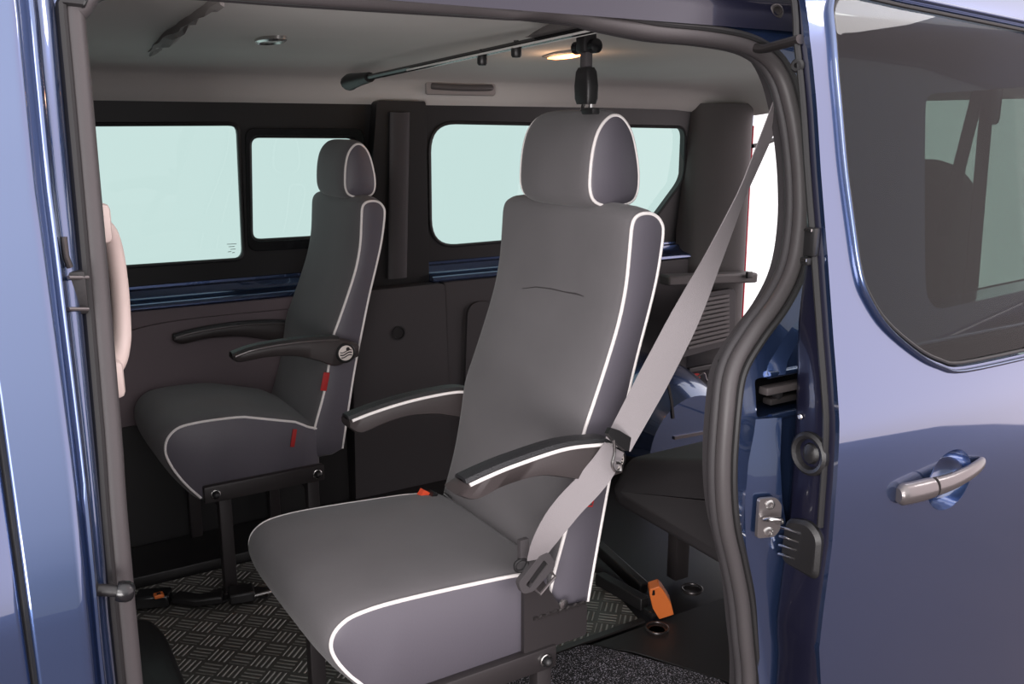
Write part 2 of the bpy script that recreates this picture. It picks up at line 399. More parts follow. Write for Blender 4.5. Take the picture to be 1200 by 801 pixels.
# one clean loop on the body surface
ring3 = [bodymap(OFF+.015)(p[0], p[1], 0) for p in loop2]
opening = inset(loop2, -.010)
# quarter window hole
def Q(px, py): return xz(onb(px, py, OFF+.10))
qw = rcorner([Q(1031, 112), Q(1260, 96), (2.45, .94), Q(1032, 356)], [.03, .05, .05, .06], 6)
# rail slot
sA, sB, sC = onb(884, 444, OFF), onb(930, 444, OFF), onb(884, 490, OFF)
slot = rcorner([(sA[0], sC[2]), (2.75, sC[2]-.005), (2.75, sA[2]), (sA[0], sA[2])], .008, 3)
mb = MB(); plate(mb, [(-.6, -.38), (3.0, -.38), (3.0, 1.59), (-.6, 1.59)], [opening, qw, slot], bodymap(OFF), .06, ZC)
struct(mb.build('wall_left', 'paint', angle=30))
mb = MB(); mb.loft([[(x, dp(z)+OFF-.006-(.012 if 1.46 < z < 1.50 else 0), z) for z in np.linspace(1.409, 1.56, 12)] for x in (-.1, .4, .9, 1.2, 1.32)], wrap=False); struct(mb.build('header_shade', 'paint_shade', flip=False, angle=50))  # added dark strip, shade of the gap above the doorway put into its colour
# inner trim skin of the near side
mb = MB(); plate(mb, [(-.6, -.1), (2.93, -.1), (2.93, 1.42), (-.6, 1.42)], [inset(loop2, -.02), inset(qw, -.004)], bodymap(OFF+.065), .02, ZC)
struct(mb.build('wall_left', 'dark', angle=30))
mb = MB(); mb.box(((sA[0]+2.75)/2, dp(.72)+OFF+.075, (sA[2]+sC[2])/2), (2.75-sA[0]+.02, .02, .10)); struct(mb.build('trim_6', 'blackgloss'))
mb = MB(); plate(mb, inset(qw, -.02), [], bodymap(OFF+.052), .006, ZC); struct(mb.build('window_4', 'quarter'))
# lips of the door rail slot
for k, (zz, s_) in enumerate(((sA[2]+.003, 1), (sC[2]-.004, -1))):
    mb = MB(); mb.tube([(sA[0]+.03, dp(zz)+OFF-.002, zz), (sA[0]+.2, dp(zz)+OFF-.002, zz), (2.7, dp(zz)+OFF-.002, zz)], .0065, seg=10)
    struct(mb.build('trim_7' if k == 0 else 'trim_8', 'paint'))
# weatherstrip round the doorway
seal = thing('door_seal', 'grey rubber weatherstrip looping round the open side doorway', 'weatherstrip', ring3[0])
mb = MB(); mb.tube(ring3, .0135, True, 12); mb.build('bulb', 'seal', seal)
mb = MB(); inn = [bodymap(OFF+.034)(p[0], p[1], 0) for p in inset(loop2, .004)]; mb.tube(inn, .010, True, 10); mb.build('inner_lip', 'dark', seal)
mb = MB(); inn = [bodymap(OFF+.002)(p[0], p[1], 0) for p in inset(loop2, -.012)]; mb.tube(inn, .006, True, 8); mb.build('carrier', 'rubber', seal)

xsr = lambda z: float(np.interp(z, [p[1] for p in R2][::-1], [p[0] for p in R2][::-1]))
for z0, z1 in ((-.30, sC[2]-.002), (sA[2]+.002, .93)):
    mb = MB(); rings = []
    for z in np.linspace(z0, z1, 16):
        x = xsr(max(z, .15)); t = .05*(z-.6)
        rings.append([(x+.008, dp(z)+.134+t, z), (x+.014, dp(z)+.126+t, z), (x+.020, dp(z)+.122+t, z), (x+.050, dp(z)+.1112+t, z), (x+.095, dp(z)+.0950+t, z)])
    mb.loft(rings, wrap=False); struct(mb.build('pillar_jamb', 'paint', angle=60, flip=False))
# ---- centre pillar between front door and side doorway
edge = [(17, -30), (22, 10), (25, 50), (33, 130), (42, 220), (52, 290), (62, 365), (75, 460), (88, 560), (100, 680), (112, 801)]
ez = [onb(px, py, .05) for px, py in edge]
def ex(z):
    zz = [p[2] for p in ez][::-1]; xx = [p[0] for p in ez][::-1]; return float(np.interp(z, zz, xx))
def sx(z):
    zz = sorted([(p[2], p[0]) for p in pl]); return float(np.interp(z, [a for a, _ in zz], [b for _, b in zz]))
gap = [onb(px, py, .05) for px, py in [(-26, 330), (-5, 440), (6, 520), (20, 620), (33, 715), (45, 801)]]
gx_ = lambda z: float(np.interp(z, [p[2] for p in gap][::-1], [p[0] for p in gap][::-1]))
zz = np.linspace(-.38, 1.55, 60)
mb = MB(); rings = []
for z in zz:
    y = dp(z)+.05; x0 = gx_(z) if z < gap[0][2] else gap[0][0]-.35*(z-gap[0][2])-.0; e = ex(z)
    rings.append([(x0, y+.03, z), (x0, y+.004, z), (x0+.0005, y+.0012, z), (x0+.002, y, z), (x0+.004, y, z), (e-.010, y, z), (e-.005, y, z), (e-.001, y+.0015, z), (e, y+.004, z), (e+.002, y+.014, z)])
mb.loft(rings, wrap=False); struct(mb.build('pillar_left', 'paint', angle=50, flip=False))
mb = MB(); rings = []
for z in zz:
    y = dp(z); e = ex(z); s = sx(z)-.014; w = max(s-e, .02)
    rings.append([(e+.001, y+.062, z), (e+.18*w, y+.070, z), (e+.25*w, y+.066, z), (e+.34*w, y+.066, z), (e+.42*w, y+.084, z), (e+.50*w, y+.092, z), (e+.62*w, y+.094, z), (e+.80*w, y+.100, z), (e+.9*w, y+.118, z), (s+.004, y+.135, z)])
mb.loft(rings, wrap=False); struct(mb.build('pillar_left', 'paint', angle=60, flip=False))
# front door, its rear edge
fd = thing('front_door', 'blue front door, only its rear edge ahead of the doorway pillar', 'door', (-.2, .95, .2)); fd['kind'] = 'thing'
mb = MB(); rings = []
for z in zz:
    y = dp(z)+.05; x0 = gx_(z) if z < gap[0][2] else gap[0][0]-.35*(z-gap[0][2]); x0 -= .006
    rings.append([(-.6, y, z), (x0-.006, y, z), (x0-.001, y+.003, z), (x0, y+.008, z), (x0, y+.03, z), (-.6, y+.03, z)])
mb.loft(rings); mb.build('door_skin', 'paint', fd, angle=50)
mb = MB(); mb.tube([(gx_(z)-.003, dp(z)+.068, z) for z in np.linspace(-.35, gap[0][2], 20)], .008, seg=8); mb.build('edge_rubber', 'rubber', fd)

# ================================================================== SLIDING DOOR
DX = 1.17
sd = thing('sliding_door', 'blue sliding door slid back, with dark tinted window and silver handle', 'sliding door', (1.7, .95, -.2)); sd['kind'] = 'thing'
DE = [(945, -10), (949, 45), (955, 100), (962, 200), (970, 300), (977, 400), (983, 480), (981, 560), (975, 640), (965, 715), (960, 760), (962, 801)]
de = [onb(px, py, 0) for px, py in DE]
dex = lambda z: float(np.interp(z, [p[2] for p in de][::-1], [p[0] for p in de][::-1]))
zs = [1.53, 1.5]+[p[2] for p in de][1:]+[.25, .1, -.1, -.3]
left = [(dex(z), z) for z in zs]
outl = left+[(2.28, -.3), (2.28, 1.53)]
def D(px, py): return xz(onb(px, py, .004))
gl = [D(978, 30), D(983, 90), D(991, 180), D(1001, 260), D(1010, 318), D(1020, 345), D(1040, 375), D(1075, 405), D(1100, 418), D(1125, 422), D(1200, 407)]
gl = [tuple(map(float, p)) for p in cr(gl, 4)]
tr_ = [D(1200, 38), D(1060, 10), D(1020, 1), D(1001, -3), D(988, -2), D(980, 6), D(977, 18)]
tr2 = cr(tr_[1:], 6)
gslope = (gl[-1][1]-gl[-5][1])/(gl[-1][0]-gl[-5][0])
win = gl+rcorner([(2.10, gl[-1][1]+.004), (2.18, 1.05), (2.12, tr_[0][1]+.0)], .06)+[tr_[0]]+[tuple(map(float, p)) for p in tr2]
bc = onb(1113, 562, 0); bowl = [(bc[0]+.064*math.cos(a), bc[2]+.056*math.sin(a)) for a in np.linspace(0, 2*math.pi, 33)[:-1]]
mb = MB(); plate(mb, outl, [inset(win, -.010), bowl], bodymap(0), .012, [i*.025 for i in range(-14, 64)])
mb.build('door_skin', 'paint', sd, angle=30)
mb = MB(); plate(mb, inset(win, -.004), [], bodymap(.006), .005, ZC); mb.build('window_pane', 'privacy', sd)
mb = MB(); mb.tube([bodymap(.003)(p[0], p[1], 0) for p in inset(win, -.004)], .0036, True, 8); wg = mb.build('window_gasket', 'rubber', sd)
mb = MB(); rp = [bodymap(-.001)(p[0], p[1], 0) for p in inset(win, -.017)]; mb.tube(rp, .009, True, 12, sx=.45, up=None); mb.build('window_surround', 'paint', sd)
# inner shell and front edge face
def ed(z): return float(np.interp(z, [-.3, .3, .6, .8, .95, 1.06, 1.2, 1.45], [.095, .098, .095, .092, .072, .045, .03, .026]))
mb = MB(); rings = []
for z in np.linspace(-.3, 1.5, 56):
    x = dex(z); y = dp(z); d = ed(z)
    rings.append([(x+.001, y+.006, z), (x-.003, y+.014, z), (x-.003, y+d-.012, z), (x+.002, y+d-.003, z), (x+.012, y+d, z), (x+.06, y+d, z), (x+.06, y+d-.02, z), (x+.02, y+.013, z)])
mb.loft(rings); mb.build('edge_panel', 'paint_shade', sd, angle=50)
mb = MB(); plate(mb, [(dex(.5)+.06, -.3), (2.26, -.3), (2.26, .86), (dex(.5)+.07, .86)], [], bodymap(.075), .02, ZC); mb.build('inner_panel', 'dark', sd)
mb = MB(); rs = []
for z in np.linspace(.62, 1.49, 34): rs.append((dex(z)-.006, dp(z)+.021, z))
mb.tube(rs, .0055, seg=8); mb.build('edge_rubber', 'rubber', sd)
# bowl behind the handle
mb = MB(); rings = []
for r, d in ((1.0, .001), (.95, .016), (.82, .030), (.58, .040), (.25, .044), (.01, .044)):
    rings.append([(bc[0]+.064*r*math.cos(a), dp(bc[2]+.056*r*math.sin(a))+d, bc[2]+.056*r*math.sin(a)) for a in np.linspace(0, 2*math.pi, 33)[:-1]])
mb.loft(rings, cap=False); mb.build('handle_bowl', 'paint', sd, flip=False, angle=80)
# grip handle
h0, h1, h2 = onb(1049, 578, -.012), onb(1088, 570, -.024), onb(1151, 544, -.016)
gp = cr([onb(1052, 580, -.004), onb(1068, 577, -.010), onb(1088, 572, -.015), onb(1112, 565, -.021), onb(1133, 555, -.021), onb(1146, 546, -.014), onb(1151, 540, -.002)], 6)
rr = [float(np.interp(i/(len(gp)-1), [0, .06, .3, .45, .8, .95, 1], [.012, .0185, .0185, .0165, .0125, .010, .008])) for i in range(len(gp))]
k = int(len(gp)*.40)
mb = MB(); mb.tube(gp[k:], rr[k:], seg=16, sx=.75, up=(0, 0, 1)); hd = mb.build('handle', 'silver', sd)
mb = MB(); mb.tube(gp[:k], [r*1.03 for r in rr[:k]], seg=16, sx=.85, up=(0, 0, 1)); mb.build('handle_base', 'silver', hd)
# latch hole, striker and catch on the front edge
def onedge(px, py, dx=-.004):
    x = DX
    for _ in range(8):
        p = at(px, py, 'x', x+dx); x = dex(p[2])
    return at(px, py, 'x', x+dx)
c = onedge(950, 531)
mb = MB(); ang = np.linspace(0, 2*math.pi, 25)[:-1]
def sup(c, ry, rz, dx): return [(c[0]+dx, c[1]+ry*math.cos(a), c[2]+rz*math.sin(a)) for a in ang]
mb.loft([sup(c, .037, .037, .004), sup(c, .036, .036, -.006), sup(c, .031, .031, -.010), sup(c, .025, .026, -.007), sup(c, .022, .023, .003), sup(c, .018, .019, .003), sup(c, .012, .016, -.004), sup(c, .004, .006, -.006)])
lt = mb.build('edge_buffer', 'black', sd)
c = onedge(938, 636)
mb = MB(); mb.loft([[(c[0]+dx, c[1]+s*y, c[2]+z*s) for y, z in rcorner([(-.045, -.05), (.035, -.045), (.03, .035), (-.02, .048), (-.045, .03)], .018)] for dx, s in ((.006, 1), (-.004, 1), (-.010, .86))])
ct = mb.build('door_latch', 'black', sd)
mb = MB()
for i in range(4):
    z = c[2]+.022-.016*i; mb.tube([(c[0]-.010, c[1]-.008+.003*i, z), (c[0]-.013, c[1]+.02, z-.001), (c[0]-.011, c[1]+.035, z-.005)], .0022, seg=8)
mb.build('latch_ridges', 'steel', ct)
c = onedge(938, 488); mb = MB(); screw(mb, c, (-1, 0, 0), .005); mb.build('screw', 'steel', sd)
# upper hinge catch on the door edge
c = onedge(954, 283); mb = MB(); mb.box((c[0]-.006, c[1], c[2]), (.014, .022, .045), bev=.003); mb.box((c[0]-.010, c[1]+.003, c[2]-.03), (.014, .016, .012), bev=.002)
uc = mb.build('edge_bracket', 'black', sd)
mb = MB(); mb.box((c[0]-.014, c[1], c[2]+.019), (.006, .014, .004)); mb.build('bracket_clip', 'steel', uc)
mb = MB(); mb.box((c[0]-.017, c[1]+.003, c[2]-.028), (.004, .012, .004)); mb.build('bracket_clip', 'steel', uc)
c = onedge(936, 77); mb = MB(); mb.lathe(c, (-1, -.3, 0), [(.011, -.004), (.011, .006), (.008, .009), (.004, .009), (.003, .004), (0, .004)], 16); mb.build('rubber_stop', 'black', sd)
# top roller arm
arm = cr([at(862, 50, 'y', 1.18), at(872, 48, 'y', 1.17), at(882, 55, 'y', 1.15), at(895, 57, 'y', 1.12), at(912, 53, 'y', 1.08), at(938, 46, 'y', 1.03)], 5)
mb = MB(); mb.tube(arm, .0075, seg=10, sx=1.2); ra = mb.build('roller_arm', 'darksteel', sd)
mb = MB(); p = Vector(at(862, 47, 'y', 1.18)); mb.lathe(p+Vector((0, 0, -.007)), (0, 0, 1), [(.004, 0), (.016, .001), (.017, .006), (.016, .012), (.005, .013), (.005, .035), (.004, .036)], 16); mb.build('roller', 'black', ra)

# ---- fittings on the rear doorway pillar
c = onb(893, 601, .112)
st = thing('striker_plate', 'silver lock striker plate screwed to the blue rear pillar', 'striker plate', c)
mb = MB(); o2 = rcorner([(-.020, -.037), (.010, -.037), (.019, -.025), (.019, .020), (.008, .034), (-.020, .034)], .006)
plate(mb, [(c[0]+a, c[2]+b) for a, b in o2], [], lambda x, z, d: (x, dp(z)+.094-(x-c[0])*.36+d, z), .006); mb.build('base_plate', 'silver', st, bev=.0015)
mb = MB(); y0 = c[1]-.017
mb.tube(cr([(c[0]-.012, y0, c[2]-.002), (c[0]-.012, y0-.014, c[2]+.003), (c[0]+.004, y0-.020, c[2]+.001), (c[0]+.012, y0-.014, c[2]-.008), (c[0]+.012, y0, c[2]-.010)], 4), .0042, seg=10); mb.build('loop', 'steel', st)
for dz in (.022, -.026):
    mb = MB(); mb.lathe((c[0]-.001, y0+.001, c[2]+dz), (-.34, -.94, 0), [(.0085, 0), (.0085, .003), (.006, .004), (.0045, .004), (.004, .0015), (0, .0015)], 16); mb.build('screw', 'steel', st)
# centre roller carriage in the slot
ca, cb = onb(897, 459, OFF+.01), onb(945, 459, OFF+.01)
rc = thing('roller_carriage', 'grey steel roller carriage in the slot of the rear pillar', 'door roller', ca)
mb = MB(); mb.box(((ca[0]+1.40)/2, ca[1]+.006, ca[2]), (1.40-ca[0], .02, .014), bev=.003); mb.build('arm', 'silver', rc)
mb = MB(); mb.box((ca[0]+.06, ca[1]+.012, ca[2]-.022), (.085, .02, .012), bev=.003); mb.build('bracket', 'darksteel', rc)
mb = MB(); mb.lathe((ca[0]+.035, ca[1]+.004, ca[2]-.010), (0, -1, 0), [(.008, -.01), (.008, .004), (.004, .005), (0, .005)], 14); mb.build('roller', 'black', rc)
# bolt at the top of the doorway
c = onb(909, 14, OFF-.004); o = MB(); o.lathe(c, (-.3, -1, .1), [(.013, -.004), (.013, .003), (.009, .006), (.007, .006), (.006, .003), (0, .003)], 20)
tag(o.build('hex_bolt', 'darksteel'), 'round bolt on the roof rail above the doorway corner', 'bolt')

# ---- fittings on the centre pillar
c = onb(90, 343, .10)
br = thing('latch_bracket', 'black U-shaped catch bracket on the doorway pillar near the cream handle', 'catch bracket', c)
mb = MB(); p0, p1 = onb(78, 322, .085), onb(82, 364, .085)
mb.box((c[0]-.004, c[1]+.004, c[2]), (.028, .014, .046), bev=.003); mb.build('housing', 'black', br)
for py, nm in ((325, 'upper_plate'), (362, 'lower_plate')):
    q0, q1 = onb(80, py, .085), onb(103, py, .10)
    mb = MB(); mb.tube([q0, q1], .0022, seg=8); mb.build(nm, 'silver', br)
q = onb(77, 300, .085); mb = MB(); mb.tube([q+np.array([0, 0, .02]), q, q+np.array([.003, .002, -.012])], .0035, seg=8); mb.build('spring', 'darksteel', br)
q0, q1 = onb(106, 690, .095), onb(152, 693, .088)
gpn = thing('guide_pin', 'black steel guide pin sticking out of the front doorway pillar', 'guide pin', q0)
ax = unit(np.array(q1)-np.array(q0)); Lp = float(np.linalg.norm(np.array(q1)-np.array(q0)))
mb = MB(); mb.lathe(q0, ax, [(.0095, -.006), (.0115, -.003), (.0115, .000), (.0095, .001), (.0105, .002), (.0105, .005), (.0085, .006), (.0065, .007), (.0065, Lp-.012), (.0, Lp-.012)], 18); mb.build('shaft', 'black', gpn)
mb = MB(); mb.lathe(q0, ax, [(.003, Lp-.0135), (.010, Lp-.013), (.0115, Lp-.009), (.0115, Lp-.002), (.009, Lp+.003), (.005, Lp+.005), (0, Lp+.0055)], 18); mb.build('cap', 'blackgloss', gpn)
# cream grab handle inside the pillar
gh = thing('grab_handle', 'cream plastic grab handle standing beside the doorway pillar', 'grab handle', at(136, 350, 'y', 1.30))
hp = cr([at(96, 262, 'y', 1.24), at(121, 268, 'y', 1.28), at(132, 290, 'y', 1.30), at(139, 330, 'y', 1.31), at(142, 370, 'y', 1.31), at(142, 400, 'y', 1.30), at(135, 425, 'y', 1.28), at(113, 452, 'y', 1.24)], 5)
mb = MB(); mb.tube(hp, [.017]*3+[.0165]*2+[float(np.interp(i, [0, 10, 22, 30], [.0155, .014, .0145, .017])) for i in range(len(hp)-5)], seg=16, up=(0, 1, 0), sx=.85); mb.build('grip', 'cream', gh)
for pp, nm in ((at(104, 262, 'y', 1.245), 'upper_mount'), (at(120, 445, 'y', 1.245), 'lower_mount')):
    mb = MB(); mb.box(pp, (.05, .03, .05), bev=.008); mb.build(nm, 'cream', gh)
# interior of that pillar, to which the handle is screwed
mb = MB(); mb.loft([[(x, y+.14+ (z-.5)*.02, z) for x, y in [(.02, dp(z)+.02), (.118, dp(z)+.02), (.122, dp(z)+.05), (.10, dp(z)+.09), (.02, dp(z)+.09)]] for z in np.linspace(.0, 1.40, 20)]); struct(mb.build('pillar_left_trim', 'dark', angle=50))

# ================================================================== SEATS
def puffy(name, outline, y0, y1, m, parent, crown=.012, lip=.01, facing=None):
    """padded body between two side outlines (x,z)"""
    n = len(outline); mb = MB(); rings = []
    for t, c in ((0, 0), (.012, .25), (.04, .55), (.10, .8), (.2, .95), (.35, 1), (.5, 1), (.65, 1), (.8, .95), (.90, .8), (.96, .55), (.988, .25), (1, 0)):
        y = y0+(y1-y0)*t; q = inset(outline, -crown*c)
        ring = []
        for a, b in zip(outline, q):
            k = 1.0 if facing is None else facing(a)
            ring.append((a[0]+(b[0]-a[0])*k, y, a[1]+(b[1]-a[1])*k))
        rings.append(ring)
    mb.loft(rings, cap=False); return mb.build(name, m, parent, angle=65)
def sidepanel(name, outline, y, s, m, parent, bulge=.008):
    mb = MB(); n = len(outline); t = bmesh.new(); q = [tuple(map(float, p)) for p in inset(outline, .005)]
    vs = [t.verts.new((p[0], p[1], 0)) for p in q]; es = [t.edges.new((vs[i], vs[(i+1) % n])) for i in range(n)]
    bmesh.ops.triangle_fill(t, use_beauty=True, edges=es); t.verts.index_update()
    mb.add([(v.co.x, y+s*bulge*.5, v.co.y) for v in t.verts], [[v.index for v in f.verts] for f in t.faces]); t.free()
    a_ = [(p[0], y, p[1]) for p in outline]; mb.loft([a_, [(p[0], y+s*bulge*.5, p[1]) for p in q]], cap=False)
    return mb.build(name, m, parent, angle=60)
def piping(pts2, y, parent, r=.0035, closed=False):
    mb = MB(); mb.tube([(p[0], y, p[1]) for p in pts2], r, closed, 8); return mb.build('piping', 'piping', parent)

def make_seat(name, label, Y0, Y1, bmap, cmap, hmap, hy, near, arm_near, arm_far):
    s = thing(name, label, 'seat', (cmap((.68, .3))[0], (Y0+Y1)/2, 0), None)
    # --- cushion
    top = [(.905, .435), (.834, .447), (.753, .454), (.667, .460), (.586, .464), (.539, .463), (.505, .457), (.482, .440), (.475, .416), (.484, .388), (.504, .356), (.527, .328), (.548, .300)]
    bott = [(.60, .287), (.70, .285), (.80, .285), (.88, .290), (.905, .32)]
    tp = [cmap(p) for p in cr(top, 4)]; ol = tp+[cmap(p) for p in cr(bott, 3)]
    cu = puffy('seat_cushion', ol, Y0, Y1, 'fabric', s, .016)
    sp = sidepanel('side_panel', ol, Y0, -1, 'vinyl', cu, .009); sidepanel('side_panel', ol, Y1, 1, 'vinyl', cu, .009)
    piping(tp, Y0-.001, cu); piping(tp, Y1+.001, cu)
    # --- backrest
    fr = [(.905, .360), (.922, .429), (.953, .530), (.972, .62), (.984, .690), (1.007, .750), (1.035, .822), (1.062, .900), (1.077, .970), (1.083, 1.037), (1.0865, 1.075)]
    tpb = [(1.095, 1.091), (1.113, 1.097), (1.137, 1.094), (1.155, 1.080), (1.161, 1.056)]
    re = [(1.151, .984), (1.135, .92), (1.115, .853), (1.1, .800), (1.075, .70), (1.051, .601), (1.025, .47), (1.002, .347)]
    loop = [bmap(p) for p in cr(fr+tpb+re, 4)]
    low = [bmap(p) for p in [(.97, .335), (.93, .335)]]
    bk = puffy('backrest', loop+low, Y0, Y1, 'fabric', s, .014)
    sidepanel('side_panel', loop+low, Y0, -1, 'vinyl', bk, .007); sidepanel('side_panel', loop+low, Y1, 1, 'vinyl', bk, .007)
    piping(loop, Y0-.001, bk); piping(inset(loop, .007), Y1+.001, bk)
    # red tag sewn in the side seam
    a = bmap((1.0, .575)) if near else xz(at(381, 447, 'y', Y0-.01)); mb = MB()
    mb.box((a[0], Y0-.009, a[1]), (.018, .004, .052), rot=Matrix.Rotation(math.radians(14), 3, 'Y'), bev=.001); tg = mb.build('tag', 'red', bk)
    if near:
        mb = MB()
        for i in range(5): mb.box((a[0]+.003+.0035*(i-2), Y0-.0115, a[1]+.010*(i-2)), (.009, .001, .004+.002*(i % 2)), rot=Matrix.Rotation(math.radians(14), 3, 'Y'))
        mb.build('tag_lettering', 'beltdark', tg)
    # --- headrest
    hs = [(1.082, 1.112), (1.068, 1.135), (1.068, 1.175), (1.074, 1.215), (1.085, 1.245), (1.103, 1.266), (1.122, 1.274), (1.142, 1.268), (1.162, 1.245), (1.175, 1.21), (1.184, 1.165), (1.182, 1.128), (1.165, 1.108), (1.12, 1.103)]
    ho = [hmap(p) for p in cr(hs, 4, closed=True)]
    hd = puffy('headrest', ho, hy[0], hy[1], 'fabric', s, .012)
    for y, sg in ((hy[0], -1), (hy[1], 1)):
        sidepanel('side_panel', ho, y, sg, 'vinyl', hd, .012); piping(ho, y+sg*.001, hd, .0032, True)
    for yy in (.35, .65):
        y = hy[0]+(hy[1]-hy[0])*yy; q = hmap((1.125, 1.11)); mb = MB(); mb.tube([(q[0], y, q[1]+.02), (q[0]-.005, y, q[1]-.04)], .005, seg=8); mb.build('headrest_post', 'steel', hd)
    # --- armrests
    for cfg, sg, yf in ((arm_near, -1, Y0), (arm_far, 1, Y1)):
        if not cfg: continue
        up, dn, yc, disc, th = cfg
        U = cr(up, 6); Dn = cr(dn, 6); mb = MB(); rings = []
        for i in range(len(U)):
            u = U[i]; d = Dn[i]; h = .30
            midu = u*.62+d*.38
            rings.append([(u[0], yc-th*.36, u[1]-.001), (u[0], yc, u[1]+.002), (u[0], yc+th*.36, u[1]-.001), (u[0], yc+th*.5, u[1]-.006), (d[0], yc+th*.46, d[1]+.004), (d[0], yc+th*.3, d[1]), (d[0], yc-th*.3, d[1]), (d[0], yc-th*.46, d[1]+.004), (u[0], yc-th*.5, u[1]-.006)])
        mb.loft(rings); ar = mb.build('armrest', 'armplastic', s, angle=60)
        mb = MB(); n2 = int(len(U)*.86)
        mb.loft([[(u[0], yc-th*.40, u[1]+.0), (u[0], yc-th*.30, u[1]+.006), (u[0], yc, u[1]+.008), (u[0], yc+th*.30, u[1]+.006), (u[0], yc+th*.40, u[1]+.0), (u[0], yc, u[1]-.003)] for u in U[:n2]]); mb.build('arm_pad', 'armtop', ar)
        mb = MB(); mb.tube([(u[0], yc-th*.47, u[1]-.003) for u in U[1:n2]], .0034, seg=8); mb.build('trim_strip', 'piping' if near else 'silver', ar)
        if disc:
            c = (disc[0], yc-th*.5, disc[1]); mb = MB(); R_ = disc[2]
            mb.lathe(c, (0, -1, 0), [(R_*1.35, -.012), (R_*1.35, .001), (R_*1.2, .004), (R_*1.02, .004), (R_, .002), (0, .002)], 28); dk = mb.build('pivot_cover', 'black', ar)
            mb = MB(); mb.lathe((c[0], c[1]-.002, c[2]), (0, -1, 0), [(R_, 0), (R_, .0012), (R_*.95, .002), (0, .002)], 28); mb.build('badge', 'logo', dk)
            mb = MB()                       # swirl on the badge
            for k, (o1, wd) in enumerate(((.25, .12), (-.08, .16), (-.42, .14))):
                pp = []
                for t in np.linspace(-1, 1, 13):
                    xx = t*R_*.80; zz = o1*R_+R_*.16*math.sin(t*2.6); 
                    if xx*xx+zz*zz < (R_*.93)**2: pp.append((c[0]+xx, c[1]-.0045, c[2]+zz))
                if len(pp) > 2: mb.tube(pp, R_*wd*.55, seg=6, sx=.15, up=(0, 0, 1))
            mb.lathe((c[0]+R_*.28, c[1]-.0042, c[2]+R_*.52), (0, -1, 0), [(R_*.26, 0), (R_*.2, .0006), (0, .0006)], 16); mb.build('badge_swirl', 'darksteel', dk)
    return s

ident = lambda p: (p[0], p[1])
hid = lambda p: (p[0], p[1])
NY0, NY1 = 1.325, 1.775
nearU = [(.694, .681), (.735, .690), (.790, .699), (.884, .708), (.955, .703), (.995, .695), (1.022, .672)]
nearD = [(.676, .664), (.712, .648), (.765, .660), (.840, .663), (.905, .645), (.955, .628), (1.018, .632)]
farU = [(.708, .641), (.76, .652), (.83, .662), (.90, .667), (.97, .667), (1.01, .658), (1.04, .645)]
farD = [(.708, .622), (.735, .606), (.79, .618), (.85, .625), (.92, .617), (.98, .600), (1.03, .595)]
near = make_seat('passenger_seat', 'large grey passenger seat in the open doorway, nearest to the viewer, belt across its side', NY0, NY1, ident, ident, hid, (1.43, 1.67), True,
                 (nearU, nearD, 1.272, (1.000, .664, .017), .052), (farU, farD, 1.812, None, .052))
FY0, FY1 = 2.375, 2.755
def fb(p): return (p[0]-.086-.012*max(0, (p[0]-1.0-(p[1]-.4)*.17)/.07), p[1]*.923+.043)
def fc(p):
    t = max(0, min(1, (.86-p[0])/.20)); x = .437+(p[0]-.475)*1.08; x = x if x < .78 else .78+(x-.78)*.5; return (x, p[1]+.043*t*max(0, min(1, (p[1]-.33)/.13)))
def fh(p): return (.985+(p[0]-1.068)*.76, 1.062+(p[1]-1.103)*.85)
fu = [(.612, .682), (.66, .694), (.72, .699), (.785, .700), (.84, .698), (.90, .692), (.955, .672)]
fdn = [(.612, .672), (.632, .663), (.70, .667), (.775, .660), (.84, .638), (.89, .618), (.953, .635)]
fu2 = [(.56, .655), (.61, .664), (.68, .670), (.76, .672), (.84, .668), (.90, .66), (.93, .64)]
fd2 = [(.56, .642), (.585, .632), (.66, .640), (.75, .635), (.83, .615), (.89, .60), (.92, .62)]
far = make_seat('passenger_seat', 'grey passenger seat at the far windows, with round badge on its armrest', FY0, FY1, fb, fc, fh, (2.45, 2.66), False,
                (fu, fdn, 2.345, (.915, .653, .021), .045), (fu2, fd2, 2.772, None, .03))
def seat_base(s, Y0, Y1, x0, x1, zt, legs, bolts, far=False):
    for y in (Y0-.012, Y1+.012):
        mb = MB(); mb.box(((x0+x1)/2, y, zt-.022), (x1-x0, .022, .046), bev=.004); bar = mb.build('side_rail', 'barsteel', s)
    for x in legs:
        for y in (Y0+.004, Y1-.004):
            mb = MB(); mb.box((x, y, (zt-.03+.004)/2), (.034, .03, zt-.034), bev=.004)
            mb.box((x, y, .012), (.09, .045, .014), bev=.003); mb.build('leg', 'barsteel', s)
    for x in bolts:
        mb = MB(); c = (x, Y0-.024, zt-.022)
        mb.lathe(c, (0, -1, 0), [(.013, 0), (.013, .003), (.0115, .004), (.0105, .002), (.009, .002)], 18); w = mb.build('washer', 'steel', s)
        mb = MB(); mb.lathe(c, (0, -1, 0), [(.0095, 0), (.0095, .009), (.0085, .013), (.005, .017), (0, .018)], 18); mb.build('bolt_cap', 'black', w)
    mb = MB(); mb.box(((x0+x1)/2, (Y0+Y1)/2, zt-.015), (x1-x0-.04, Y1-Y0, .03), bev=.004); mb.build('seat_pan', 'barsteel', s)
    for x in legs:
        mb = MB(); mb.box((x, (Y0+Y1)/2, zt-.06), (.03, Y1-Y0-.02, .03), bev=.003); mb.build('cross_tube', 'barsteel', s)
seat_base(near, NY0, NY1, .55, .915, .290, (.60, .895), (.888,))
seat_base(far, FY0, FY1, .52, .85, .333, (.575, .82), (.548, .828))
